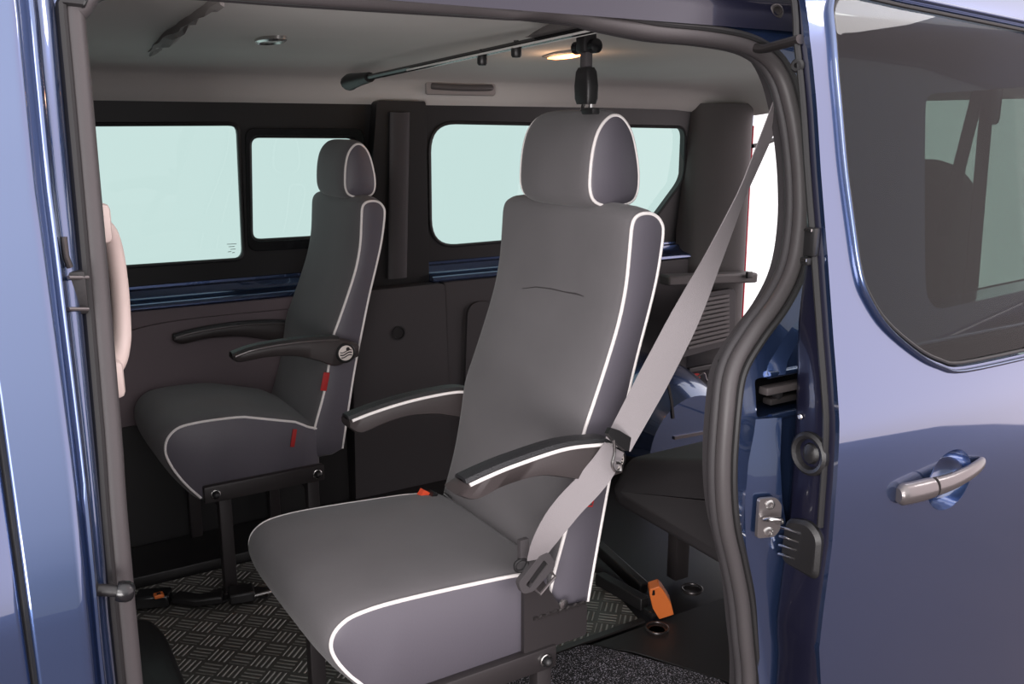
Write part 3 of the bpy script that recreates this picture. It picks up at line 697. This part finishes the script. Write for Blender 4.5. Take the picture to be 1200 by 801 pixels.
# recliner side plate at the rear of the near seat
mb = MB(); plate(mb, rcorner([(.845, .285), (.99, .285), (.99, .352), (.93, .36), (.88, .44), (.845, .43)], .008), [], lambda x, z, d: (x, NY0-.016+d, z), .012); rp_ = mb.build('recliner_plate', 'barsteel', near, bev=.002)
mb = MB(); c = at(660, 707, 'y', NY0-.017); mb.lathe(c, (0, -1, 0), [(.010, 0), (.009, .003), (0, .004)], 16); mb.build('plate_bolt', 'steel', rp_)
mb = MB(); mb.tube([(x, NY0-.017, .357+.002*math.sin(x*400)) for x in np.linspace(.865, .985, 22)], .0035, seg=6); mb.build('plate_rim', 'darksteel', rp_)
# pulled seam across the backrest cover
bk_ = [o for o in near.children if o.name.startswith('backrest')][0]
def onback(px, py):
    x = 1.05
    for _ in range(6):
        p = at(px, py, 'x', x); x = float(np.interp(p[2], [.75, .822, .90, .97], [1.007, 1.035, 1.062, 1.077]))-.0135
    return at(px, py, 'x', x)
mb = MB(); mb.tube([onback(u, v) for u, v in ((612, 338), (628, 336), (645, 338), (662, 342), (675, 344), (684, 347))], [.0006, .0011, .0011, .0011, .0014, .0006], seg=6); mb.build('cover_seam', 'beltdark', bk_)
# belt buckle (orange-red button) at the far rear of the near cushion
bt = thing('belt_buckle', 'orange-red belt buckle button at the rear corner of the near seat cushion', 'belt buckle', at(500, 580, 'y', 1.74))
mb = MB(); c0 = Vector(at(491, 592, 'y', 1.745)); c1 = Vector(at(500, 575, 'y', 1.745)); d_ = (c1-c0).normalized()
mb.strip([c0-d_*.05, c0, c1], [(1, 0, 0)]*3, [.03, .03, .026], .016); mb.build('button', 'redorange', bt)
mb = MB(); mb.strip([c0+Vector((.014, -.012, -.06)), c0+Vector((.014, -.012, 0)), c1+Vector((.012, -.012, .0))], [(1, 0, 0)]*3, .012, .02); mb.build('body', 'black', bt)
mb = MB(); mb.tube(cr([at(520, 578, 'y', 1.73), at(535, 590, 'y', 1.71), at(547, 600, 'y', 1.69), at(546, 611, 'y', 1.68), at(538, 607, 'y', 1.67)], 4), .004, seg=8); mb.build('stalk_loop', 'black', bt)
# red tag low on the far seat cushion
mb = MB(); c = at(344, 513, 'y', FY0-.012); mb.box(c, (.012, .004, .05), bev=.001, rot=Matrix.Rotation(math.radians(12), 3, 'Y')); mb.build('tag', 'red', far)

# ================================================================== SHOULDER BELT OF THE NEAR SEAT
sb = thing('seat_belt', 'light grey shoulder belt from the rear pillar down to the near seat', 'seat belt', at(913, 110, 'y', 1.17))
P0, P1 = Vector(at(915, 118, 'y', 1.19)), Vector(at(724, 521, 'y', 1.228))
n = 26; pts = []; wv = []; ww = []
for i in range(n+1):
    t = i/n; p = P0.lerp(P1, t); sag = math.sin(t*math.pi)*.022; p.z -= sag*.6; p.x += sag*.5
    tg = (P1-P0).normalized(); vd = (p-Vector(CAM)).normalized(); base = tg.cross(vd).normalized(); nn = base.cross(tg)
    th = math.radians(float(np.interp(t, [0, .25, .45, .65, 1], [58, 72, 50, 12, 0])))
    pts.append(p); wv.append(base*math.cos(th)+nn*math.sin(th)); ww.append(float(np.interp(t, [0, .3, .6, .8, 1], [.046, .046, .054, .056, .050])))
mb = MB(); mb.strip(pts, wv, ww, .0016); mb.build('shoulder_webbing', 'belt', sb)
# lap webbing below the guide
lp = [at(720, 524, 'y', 1.232), at(708, 545, 'y', 1.234), at(690, 568, 'y', 1.238), at(668, 591, 'y', 1.250), at(650, 614, 'y', 1.262), at(636, 637, 'y', 1.272), at(628, 655, 'y', 1.278)]
lp = [Vector(p) for p in cr(lp, 4)]; wv = []; ww = []
for i, p in enumerate(lp):
    t = i/(len(lp)-1); tg = (lp[min(i+1, len(lp)-1)]-lp[max(i-1, 0)]).normalized(); vd = (p-Vector(CAM)).normalized(); base = tg.cross(vd).normalized(); nn = base.cross(tg)
    th = math.radians(float(np.interp(t, [0, .25, .6, 1], [40, 12, 14, 60]))); wv.append(base*math.cos(th)+nn*math.sin(th)); ww.append(.05)
mb = MB(); mb.strip(lp, wv, ww, .0016); mb.build('lap_webbing', 'belt', sb)
# guide tongue
c = Vector(at(727, 520, 'y', 1.221)); tdir = (P1-P0).normalized(); vd = (c-Vector(CAM)).normalized(); bs = tdir.cross(vd).normalized()
mb = MB(); ga = Vector(at(712, 504, 'y', 1.224)); gb = Vector(at(740, 524, 'y', 1.218))
mb.strip([ga, ga.lerp(gb, .3), ga.lerp(gb, .8), gb], [tuple(-UPV)]*4, [.012, .022, .026, .014], .010); gt = mb.build('tongue', 'black', sb)
ta, tb = Vector(at(719, 512, 'y', 1.215)), Vector(at(719, 550, 'y', 1.215))
mb = MB(); mb.tube(cr([at(719, 515, 'y', 1.215), at(720, 530, 'y', 1.215), at(717, 543, 'y', 1.215), at(720, 551, 'y', 1.215), at(727, 551, 'y', 1.215), at(727, 543, 'y', 1.215), at(721, 542, 'y', 1.215)], 4), .0026, seg=8); mb.build('tongue_blade', 'steel', gt)
# upper anchor
c = Vector(at(914, 112, 'y', 1.20)); mb = MB(); mb.box(c, (.03, .03, .05), bev=.008); mb.build('anchor', 'black', sb)
# lower anchor at the seat side
mb = MB(); q = [at(608, 690, 'y', 1.283), at(640, 648, 'y', 1.283), at(650, 655, 'y', 1.283), at(646, 668, 'y', 1.283), at(620, 697, 'y', 1.283)]
fr_ = rcorner([xz(at(606, 682, 'y', 1.28)), xz(at(611, 695, 'y', 1.28)), xz(at(624, 692, 'y', 1.28)), xz(at(650, 662, 'y', 1.28)), xz(at(643, 646, 'y', 1.28)), xz(at(632, 649, 'y', 1.28))], .008)
ho_ = rcorner([xz(at(615, 684, 'y', 1.28)), xz(at(620, 688, 'y', 1.28)), xz(at(641, 660, 'y', 1.28)), xz(at(636, 655, 'y', 1.28))], .003, 3)
plate(mb, fr_, [ho_], lambda x, z, d: (x, 1.276+d, z), .012); ab = mb.build('lap_buckle', 'beltdark', sb, bev=.002)
mb = MB(); mb.strip([at(618, 678, 'y', 1.286), at(640, 652, 'y', 1.286)], [(0, 0, 1)]*2, .026, .012); mb.build('buckle_core', 'black', ab)
mb = MB(); mb.tube(cr([at(612, 655, 'y', 1.288), at(604, 660, 'y', 1.288), at(605, 668, 'y', 1.288), at(613, 668, 'y', 1.288), at(618, 658, 'y', 1.288)], 4, closed=True), .0032, True, 8); mb.build('ring', 'black', ab)
mb = MB(); c = Vector(at(613, 643, 'y', 1.292)); mb.strip([c+Vector((0, 0, .02)), c-Vector((0, 0, .02))], [(1, 0, 0)]*2, .018, .010); mb.build('stalk', 'beltdark', ab)
g0, g1 = at(634, 686, 'y', 1.28), at(650, 676, 'y', 1.28); mb = MB()
mb.tube([at(626, 689, 'y', 1.279), at(633, 696, 'y', 1.279), at(651, 675, 'y', 1.279), at(645, 669, 'y', 1.279)], .003, seg=8); mb.build('anchor_clip', 'silver', ab)

# ================================================================== CEILING FITTINGS
ra_ = Vector((1.012, 2.44, 1.374)); rb_ = Vector((1.010, 1.22, 1.420))
def rail(t):
    p = ra_.lerp(rb_, t); return p
railz = lambda px, py: None
rt = thing('ceiling_rail', 'dark slotted rail running across the headliner with two black knobs', 'ceiling rail', ra_)
pts = [Vector(at(412+(720-412)*t, 95+(28-95)*t - 4*math.sin(t*math.pi)*0, 'x', 1.01)) for t in np.linspace(0, 1.15, 16)]
mb = MB(); mb.tube(pts, .0075, seg=8, sx=1.5, up=(0, 0, 1)); mb.build('channel', 'blackgloss', rt)
for dx in (-.0135, .0095):
    mb = MB(); mb.tube([p+Vector((dx, 0, -.005)) for p in pts[3:]], .0022, seg=6); mb.build('bright_edge', 'alu', rt)
mb = MB(); p = pts[0]; mb.tube([p+Vector((0, .03, -.004)), p+Vector((0, .018, -.004)), p, p-(p-pts[1])*.35, p-(p-pts[1])*.9], [.012, .021, .021, .017, .013], seg=12, sx=1.2); mb.build('end_cap', 'black', rt)
mb = MB(); rings = []
for t in np.linspace(0, 1, 12):
    q = Vector(at(630+95*t, 47-20*t, 'x', 1.01)); hh = .002+.016*math.sin(math.pi*min(1, t*1.05))**.8 if t < .95 else .002
    rings.append([(q.x-.03, q.y, q.z+.004), (q.x+.03, q.y, q.z+.004), (q.x+.022, q.y, q.z+.004+hh), (q.x-.022, q.y, q.z+.004+hh)])
mb.loft(rings); mb.build('rail_cover', 'trimgrey', rt)
for u, v in ((565, 66), (605, 56)):
    p = Vector(at(u, v, 'x', 1.005)); mb = MB(); mb.lathe(p+Vector((0, 0, .004)), (0, 0, -1), [(.005, -.01), (.005, .001), (.0095, .003), (.0105, .009), (.0105, .018), (.008, .022), (0, .023)], 16); mb.build('knob', 'black', rt)
# hanging belt mount
hb = thing('belt_hanger', 'black belt hanger dangling from the ceiling rail behind the near headrest', 'belt hanger', at(687, 40, 'x', 1.06))
hx = 1.055
def H(px, py): return Vector(at(px, py, 'x', hx))
mb = MB(); a, b = H(687, 36), H(687, 62); mb.box((a+b)/2, (.03, .028, abs(a.z-b.z)), bev=.005); mb.build('slider', 'black', hb)
mb = MB(); mb.lathe(H(687, 55)-Vector((0, .034, 0)), (0, 1, 0), [(.006, 0), (.013, .002), (.013, .014), (.005, .016), (.005, .05), (.012, .052), (.012, .066), (.005, .068)], 14); mb.build('swivel', 'blackgloss', hb)
mb = MB(); a, b = H(687, 60), H(687, 82); mb.box((a+b)/2, (.016, .020, abs(a.z-b.z)+.01), bev=.003); mb.build('strap_end', 'beltdark', hb)
mb = MB(); a, b = H(687, 79), H(687, 122); rr_ = []
for t, w in ((0, .7), (.12, .92), (.5, 1.05), (.85, 1.02), (1, .85)):
    p = a.lerp(b, t); rr_.append([(p.x+q[0]*w, p.y+q[1]*w, p.z) for q in rcorner([(-.013, -.022), (.013, -.022), (.013, .022), (-.013, .022)], .007, 3)])
mb.loft(rr_); mb.build('housing', 'black', hb)
mb = MB(); a, b = H(684, 121), H(682, 130); mb.tube([a, b], .004, seg=8); a, b = H(692, 121), H(692, 130); mb.tube([a, b], .004, seg=8); mb.build('clip', 'steel', hb)
mb = MB(); p = H(692, 130); mb.box(p, (.018, .036, .012), bev=.003); mb.build('foot', 'black', hb)
# lamps
c = at(317, 45, 'z', 1.446); lm = thing('reading_lamp', 'small oval unlit lamp in a chrome rim on the headliner', 'ceiling lamp', c)
mb = MB()
def ell(c, ra, rb, z, ang): return [(c[0]+ra*math.cos(a)*math.cos(ang)-rb*math.sin(a)*math.sin(ang), c[1]+ra*math.cos(a)*math.sin(ang)+rb*math.sin(a)*math.cos(ang), c[2]+z) for a in np.linspace(0, 2*math.pi, 29)[:-1]]
mb.loft([ell(c, .030, .070, .004, -.0), ell(c, .030, .070, -.006, 0), ell(c, .025, .063, -.010, 0), ell(c, .022, .058, -.004, 0)]); mb.build('rim', 'steel', lm)
mb = MB(); mb.loft([ell(c, .023, .058, .002, 0), ell(c, .023, .058, -.006, 0), ell(c, .012, .035, -.008, 0)]); mb.build('lens', 'lens', lm)
c = at(664, 62, 'z', 1.446); l2 = thing('courtesy_lamp', 'lit warm orange courtesy lamp on the headliner behind the belt hanger', 'ceiling lamp', c)
mb = MB(); mb.loft([ell(c, .040, .13, .004, -.15), ell(c, .040, .13, -.004, -.15), ell(c, .030, .11, -.007, -.15)]); mb.build('bezel', 'cove', l2)
mb = MB(); mb.loft([ell(c, .026, .105, -.002, -.15), ell(c, .026, .105, -.009, -.15), ell(c, .014, .07, -.013, -.15)]); mb.build('lens', 'lampglow', l2)
# folded grip recess on the far cove
c = at(540, 104, 'y', 2.752); gr = thing('roof_grip', 'grey folding grip flat against the headliner edge above the far window', 'grip handle', c)
mb = MB(); mb.box(c, (.26, .018, .042), bev=.008); mb.build('base', 'cove', gr)
mb = MB(); hp2 = cr([(c[0]-.11, c[1]-.008, c[2]+.006), (c[0]-.09, c[1]-.02, c[2]+.004), (c[0], c[1]-.022, c[2]+.002), (c[0]+.09, c[1]-.02, c[2]+.004), (c[0]+.11, c[1]-.008, c[2]+.006)], 4); mb.tube(hp2, .010, seg=10); mb.build('bow', 'trimgrey', gr)
# crumpled dark seam strip on the headliner
cw = MB(); a = Vector(at(150, 75, 'z', 1.437)); b = Vector(at(256, 1, 'z', 1.437)); rings = []
random.seed(9)
for i in range(25):
    t = i/24; p = a.lerp(b, t); w = .002+.016*math.sin(math.pi*min(1, t*1.15))**1.5 if t < .87 else .004; j = lambda s: random.uniform(-s, s)
    rings.append([(p.x-.003, p.y-.001, p.z+.02), (p.x+j(.003)-w*.2, p.y, p.z-.002+j(.004)), (p.x+w*.6+j(.004), p.y, p.z-.006+j(.006)), (p.x+w*1.3+j(.004), p.y, p.z-.003+j(.006)), (p.x+w*2+j(.002), p.y, p.z+.001), (p.x+w*2+.004, p.y, p.z+.02)])
cw.loft(rings); tag(cw.build('headliner_seam', 'cove', angle=15), 'crumpled seam strip crossing the front of the grey headliner', 'headliner seam')
# ================================================================== REAR CORNER TRIM
def R_(px, py): return at(px, py, 'y', 2.66)
# parcel shelf support
mb = MB(); a, b = at(778, 328, 'y', 2.70), at(882, 324, 'y', 2.64); mb.strip([a, Vector(a).lerp(Vector(b), .5), b], [(0, 0, 1)]*3, .040, .07); sh = mb.build('shelf_support', 'trimgrey', bev=.008)
tag(sh, 'narrow grey shelf ledge on the rear corner trim', 'shelf ledge')
mb = MB(); mb.box(at(878, 322, 'y', 2.60), (.03, .012, .026), bev=.003); mb.build('slot_insert', 'black', sh)
# speaker grille with slats
gp_ = [xz(at(px, py, 'y', 2.665)) for px, py in [(795, 348), (861, 337), (861, 402), (795, 420)]]
gq = thing('vent_grille', 'dark slatted vent grille on the rear corner trim', 'grille', at(828, 380, 'y', 2.665))
mb = MB(); plate(mb, rcorner(gp_, .03), [], lambda x, z, d: (x, 2.662+d, z), .02); mb.build('grille_panel', 'dark', gq, bev=.003)
for i in range(11):
    t = (i+.8)/12; a = Vector(at(806, 350+64*t, 'y', 2.655)); b = Vector(at(854, 342+60*t, 'y', 2.655)); mb = MB(); mb.strip([a, b], [(0, 0, 1)]*2, .011, .008); mb.build('slat', 'trimgrey', gq)
mb = MB(); mb.strip([at(806, 434, 'y', 2.66), at(857, 424, 'y', 2.66)], [(0, 0, 1)]*2, .022, .02); sl = mb.build('slot_cover', 'black', None, bev=.004); tag(sl, 'black slot cover on the trim below the slatted grille', 'slot cover')
rb2 = thing('red_buckle', 'small red buckle with a wire on the rear corner trim', 'buckle', at(814, 443, 'y', 2.65))
mb = MB(); mb.box(at(814, 443, 'y', 2.645), (.045, .02, .035), bev=.004); mb.build('body', 'red', rb2)
mb = MB(); mb.tube(cr([at(818, 441, 'y', 2.63), at(825, 437, 'y', 2.62), at(828, 445, 'y', 2.62), at(836, 455, 'y', 2.62), at(838, 480, 'y', 2.62)], 5), .004, seg=8); mb.build('wire', 'silver', rb2)
# check strap of the rear door
mb = MB(); mb.tube([at(882, 171, 'x', 2.86), at(893, 169, 'x', 2.92), at(922, 158, 'x', 3.05)], .009, seg=8); tag(mb.build('door_check', 'black'), 'short black check arm crossing the bright rear doorway', 'check arm')
# wheel arch bulge
mb = MB(); c = at(775, 520, 'y', 2.50); rings = []
for t in np.linspace(0, 1, 9):
    y = 2.38+.42*t; rr0 = .30*math.sqrt(max(.02, 1-(1-t)**2*.55)) if t < .6 else .30*math.sqrt(max(.02, 1-.4**2*.55))
    rings.append([(2.27+rr0*1.02*math.cos(a), y, .10+rr0*1.02*math.sin(a)) for a in np.linspace(math.pi, 0, 25)])
mb.loft(rings, wrap=False)
mb.add(rings[0], [list(range(25))]); wa = struct(mb.build('wall_wheel_arch', 'paint', angle=60))
mb = MB(); mb.strip([at(790, 513, 'y', 2.376), at(835, 505, 'y', 2.376)], [(0, 0, 1)]*2, .012, .006); tag(mb.build('perforated_strip', 'silver'), 'short perforated silver strip in front of the wheel arch', 'metal strip')
mb = MB(); mb.strip([at(783, 450, 'y', 2.377), at(787, 470, 'y', 2.377), at(789, 490, 'y', 2.377)], [(1, 0, 0)]*3, .010, .004); tag(mb.build('arch_strap', 'black'), 'black strap hanging over the blue wheel arch', 'strap')

# ---- bench in the rear
bn = thing('rear_bench', 'dark rear bench seat behind the near seat, half hidden by the doorway edge', 'seat', (1.8, 1.6, 0))
def B(px, py): p = at(px, py, 'x', 1.6); return (p[1], p[2])
bo = rcorner([B(716, 572), B(735, 536), B(836, 538), (1.24, .445), (1.24, .13), B(852, 668), B(722, 592)], [.02, .03, .02, .03, .03, .02, .03], 5)
mb = MB(); rings = []
for x, d in ((1.61, .03), (1.60, .018), (1.604, .006), (1.62, 0), (1.9, 0), (2.06, .0), (2.08, .02)): rings.append([(x+.0*p[1], p[0], p[1]) for p in inset(bo, d)])
mb.loft(rings); mb.build('seat_cushion', 'dark', bn, angle=60)
bb = rcorner([(1.365, .40), (1.84, .40), (1.84, 1.10), (1.80, 1.165), (1.47, 1.172), (1.385, 1.10), (1.365, 1.0)], [.04, .04, .04, .06, .06, .06, .04], 6)
mb = MB(); rings = []
for dx, d in ((0, .045), (-.015, .02), (-.01, .005), (.03, 0), (.09, 0), (.12, .006), (.125, .03)): rings.append([(2.07+dx+(p[1]-.4)*.12, p[0], p[1]) for p in inset(bb, d)])
mb.loft(rings); mb.build('backrest', 'fabric', bn, angle=60)
for y in (1.36, 1.80):
    for x in (1.68, 2.0): mb = MB(); mb.box((x, y, .106), (.05, .04, .20), bev=.005); mb.build('leg', 'barsteel', bn)
# two belts seen through the door glass
for k, (q, lb) in enumerate((([(1147, 106), (1104, 276)], 'dark belt strap slanting forward behind the sliding door glass, left of the pair'), ([(1158, 106), (1137, 345)], 'dark belt strap hanging steeply behind the sliding door glass, right of the pair'))):
    a, b = Vector(at(*q[0], 'y', 1.245-.04*k)), Vector(at(*q[1], 'y', 1.30-.05*k)); mb = MB(); mb.strip([a, a.lerp(b, .5), b], [(1, 0, 0)]*3, [.045, .048, .055], .003)
    tag(mb.build('belt_strap', 'beltdark'), lb, 'belt strap', 'belts behind the door glass')
mb = MB(); p = at(1164, 122, 'y', 1.185); mb.box(p, (.045, .014, .085), bev=.012); tag(mb.build('belt_tongue', 'black'), 'dark rounded belt fitting at the top of the two straps', 'belt fitting')

# ================================================================== FLOOR
mb = MB(); a = [(.16, 1.668), (1.47, 1.668), (1.50, 1.92), (1.50, 2.545), (.10, 2.545), (.10, 1.90)]
a = [(.10, 1.30), (.62, 1.30), (.62, 1.668), (1.435, 1.668), (1.50, 1.92), (1.50, 2.545), (.10, 2.545)]
plate(mb, a, [], lambda x, y, d: (x, y, .004-d), .004); tag(mb.build('tread_plate', 'tread'), 'silver five-bar tread plate covering the van floor', 'floor plate')
mb = MB(); mb.box((.78, 2.66, .012), (1.6, .21, .04), bev=.004); tag(mb.build('floor_rail', 'black'), 'black raised step along the foot of the far wall', 'floor step')
mb = MB(); mb.strip([(.85, 1.664, .008), (1.2, 1.664, .008), (1.44, 1.664, .008)], [(0, 1, 0)]*3, .018, .006); tag(mb.build('edge_strip', 'darksteel'), 'thin metal edging strip between tread plate and speckled mat', 'edge strip')
mo = [(.70, 1.30), (.70, 1.650), (1.245, 1.650), (1.31, 1.560), (1.42, 1.36), (1.42, 1.30)]
mb = MB(); plate(mb, rcorner(mo, .02), [], lambda x, y, d: (x, y, .010-d), .008); tag(mb.build('floor_mat', 'speckle', bev=.002), 'dark speckled carpet mat behind the near seat', 'mat')
mb = MB(); mo2 = [(1.26, 1.645), (1.33, 1.562), (1.44, 1.34), (1.44, 1.12), (1.9, 1.12), (1.9, 1.645)]
plate(mb, mo2, [], lambda x, y, d: (x, y, .006-d), .006); tag(mb.build('rubber_mat', 'rubber', bev=.002), 'plain black rubber floor covering under the rear bench', 'floor covering')
# black step moulding by the front pillar
so = [at(px, py, 'z', .09) for px, py in [(120, 735), (158, 722), (178, 724), (194, 740), (206, 768), (219, 801), (228, 840), (130, 860)]]
mb = MB(); o3 = rcorner([(p[0], p[1]) for p in so], .02); mb.loft([[(p[0], p[1], z) for p in inset(o3, d)] for z, d in ((.0045, -.012), (.07, -.002), (.086, .004), (.09, .014))]); tag(mb.build('step_moulding', 'black', angle=60), 'black rounded step moulding at the foot of the front doorway pillar', 'step moulding')
# black rail with orange tie-down
td = thing('orange_tie_down', 'orange plastic tie-down fitting on the floor behind the near seat', 'tie-down', at(775, 715, 'z', .01))
ob = Vector(at(780, 718, 'z', .018)); oa = Vector(at(766, 684, 'y', ob.y+.01))
mb = MB(); mb.strip([oa, oa.lerp(ob, .12), oa.lerp(ob, .52), oa.lerp(ob, .55), oa.lerp(ob, .58), ob], [tuple(RGT)]*6, [.026, .036, .048, .044, .050, .040], .034); mb.build('body', 'orange', td, bev=.004)
mb = MB(); p = oa.lerp(ob, .22)-Vector(FWD)*.017-Vector(RGT)*.010; mb.box(p, (.006, .006, .014)); mb.build('slot', 'black', td)
mb = MB(); mb.box((ob.x-.01, ob.y+.03, .012), (.05, .04, .018), bev=.004); mb.build('foot', 'black', td)
mb = MB(); mb.strip([at(702, 677, 'z', .02), at(756, 707, 'z', .02)], [(0, 0, 1)]*2, .034, .03); tag(mb.build('anchor_rail', 'black', bev=.003), 'black anchor rail on the tread plate beside the orange fitting', 'anchor rail')
# black under-bench runner
mb = MB(); mb.strip([at(700, 640, 'y', 2.02), at(755, 690, 'y', 1.80)], [(0, 0, 1)]*2, .035, .03); tag(mb.build('bench_runner', 'black', bev=.004), 'black steel runner on the floor under the rear bench', 'runner')
for k, (u, v) in enumerate(((770, 736), (811, 690))):
    c = at(u, v, 'z', .01); mb = MB(); mb.tube([(c[0]+.028*math.cos(a), c[1]+.028*math.sin(a), c[2]+.002) for a in np.linspace(0, 2*math.pi, 25)[:-1]], .003, True, 8)
    mb.lathe((c[0], c[1], c[2]-.006), (0, 0, 1), [(.026, 0), (.026, .004), (.02, .002), (0, .002)], 20)
    tag(mb.build('floor_anchor', 'darksteel'), ['round floor anchor ring on the black mat, nearer the doorway', 'round floor anchor ring on the black mat, right of the orange fitting'][k], 'floor anchor', 'floor anchor rings')
# ratchet strap on the tread plate
rs_ = thing('ratchet_strap', 'black ratchet tie-down strap with orange button lying on the tread plate', 'tie-down strap', at(220, 697, 'z', .01))
pts = [at(px, py, 'z', .014) for px, py in [(150, 704), (175, 702), (205, 700), (240, 703), (265, 698), (290, 693), (318, 695)]]
mb = MB(); mb.strip(cr(pts, 4), [(.2, 1, 0)]*(len(pts)*4-3), .05, .006); mb.build('webbing', 'rubber', rs_)
mb = MB(); mb.strip([at(160, 702, 'z', .03), at(200, 699, 'z', .03)], [(0, 1, 0)]*2, .055, .036); mb.build('ratchet', 'blackgloss', rs_, bev=.006)
mb = MB(); mb.strip([at(205, 699, 'z', .025), at(232, 703, 'z', .025), at(262, 699, 'z', .028)], [(0, 1, 0)]*3, .04, .022); mb.build('handle', 'black', rs_, bev=.005)
mb = MB(); mb.strip([at(268, 698, 'z', .03), at(298, 693, 'z', .03)], [(0, 1, 0)]*2, .06, .03); mb.build('hook', 'black', rs_, bev=.006)
mb = MB(); mb.box(at(186, 697, 'z', .052), (.024, .020, .010), bev=.002); ob_ = mb.build('button', 'orange', rs_)
mb = MB(); mb.box(Vector(at(186, 697, 'z', .052))+Vector((0, -.002, .005)), (.010, .010, .003)); mb.build('button_mark', 'black', ob_)
mb = MB(); mb.tube([at(296, 698, 'z', .03), at(320, 692, 'z', .03)], .005, seg=8); mb.build('bar', 'steel', rs_)

# ================================================================== LIGHT
w = bpy.data.worlds.new('studio'); S.world = w; w.use_nodes = True; nt = w.node_tree
bg = nt.nodes['Background']                 # white studio cove: bright towards the viewer's side, softer beyond the van
wtc = nt.nodes.new('ShaderNodeTexCoord'); wsp = nt.nodes.new('ShaderNodeSeparateXYZ'); nt.links.new(wtc.outputs['Generated'], wsp.inputs[0])
def wmap(src, a, b, c, d):
    n = nt.nodes.new('ShaderNodeMapRange'); n.interpolation_type = 'SMOOTHSTEP'
    for i, v in zip(('From Min', 'From Max', 'To Min', 'To Max'), (a, b, c, d)): n.inputs[i].default_value = v
    nt.links.new(src, n.inputs['Value']); return n.outputs[0]
def wmix(f, a, b, ty='FLOAT'):
    n = nt.nodes.new('ShaderNodeMix'); n.data_type = ty
    ia, ib, io = (2, 3, 0) if ty == 'FLOAT' else (6, 7, 2)
    nt.links.new(f, n.inputs[0])
    for v, i in ((a, ia), (b, ib)):
        if isinstance(v, (int, float, tuple)): n.inputs[i].default_value = v
        else: nt.links.new(v, n.inputs[i])
    return n.outputs[io]
ahead = wmap(wsp.outputs['Z'], -.20, .40, .55, 2.4)
side = wmap(wsp.outputs['X'], .2, .55, 0, 1)
near_side = wmix(side, ahead, 2.3)
yfac = wmap(wsp.outputs['Y'], -.35, .15, 0, 1)
nt.links.new(wmix(yfac, near_side, 1.5), bg.inputs['Strength'])
yinv = wmap(wsp.outputs['Y'], -.35, .15, 1, 0); ms = nt.nodes.new('ShaderNodeMath'); ms.operation = 'MULTIPLY'; nt.links.new(side, ms.inputs[0]); nt.links.new(yinv, ms.inputs[1])
nt.links.new(wmix(ms.outputs[0], (1.0, .965, .985, 1), (1.0, .86, .89, 1), 'RGBA'), bg.inputs['Color'])
def softbox(name, loc, target, size, power, color=(1, .955, .945)):
    l = bpy.data.lights.new(name, 'AREA'); l.shape = 'RECTANGLE'; l.size, l.size_y = size; l.energy = power; l.color = color
    o = bpy.data.objects.new(name, l); COL.objects.link(o); o.location = loc
    o.rotation_euler = (Vector(target)-Vector(loc)).to_track_quat('-Z', 'Y').to_euler(); return o
softbox('softbox_overhead', (-2.4, -1.6, 2.9), (1.0, 1.6, .5), (1.6, 1.2), 45)
softbox('softbox_key', (-.75, -.5, 1.15), (1.0, 1.7, .9), (.8, 1.3), 16)
# small high lamp whose reflection whitens the front upper corner of the door glass
_d = unit(FWD+RGT*(1008-600)/F_PX-UPV*(14-400.5)/F_PX); _q = onb(1008, 14, 0); _s = (dp(_q[2]+.01)-dp(_q[2]-.01))/.02; _n = unit((0, -1, _s)); _r = _d-2*_d.dot(_n)*_n
_l = Vector(_q+_r*3.2); softbox('softbox_side', _l, _q, (.7, .55), 16)
print('side lamp', _l)
softbox('fill_low', (-.95, -.7, .55), (1.1, 2.0, 1.45), (1.1, .7), 42)  # added fill from below, stands in for light bounced onto the headliner
l = bpy.data.lights.new('lamp_glow', 'POINT'); l.energy = .6; l.color = (1, .6, .35); l.shadow_soft_size = .02
o = bpy.data.objects.new('lamp_glow', l); COL.objects.link(o); p = at(664, 62, 'z', 1.446); o.location = (p[0], p[1], p[2]-.03)
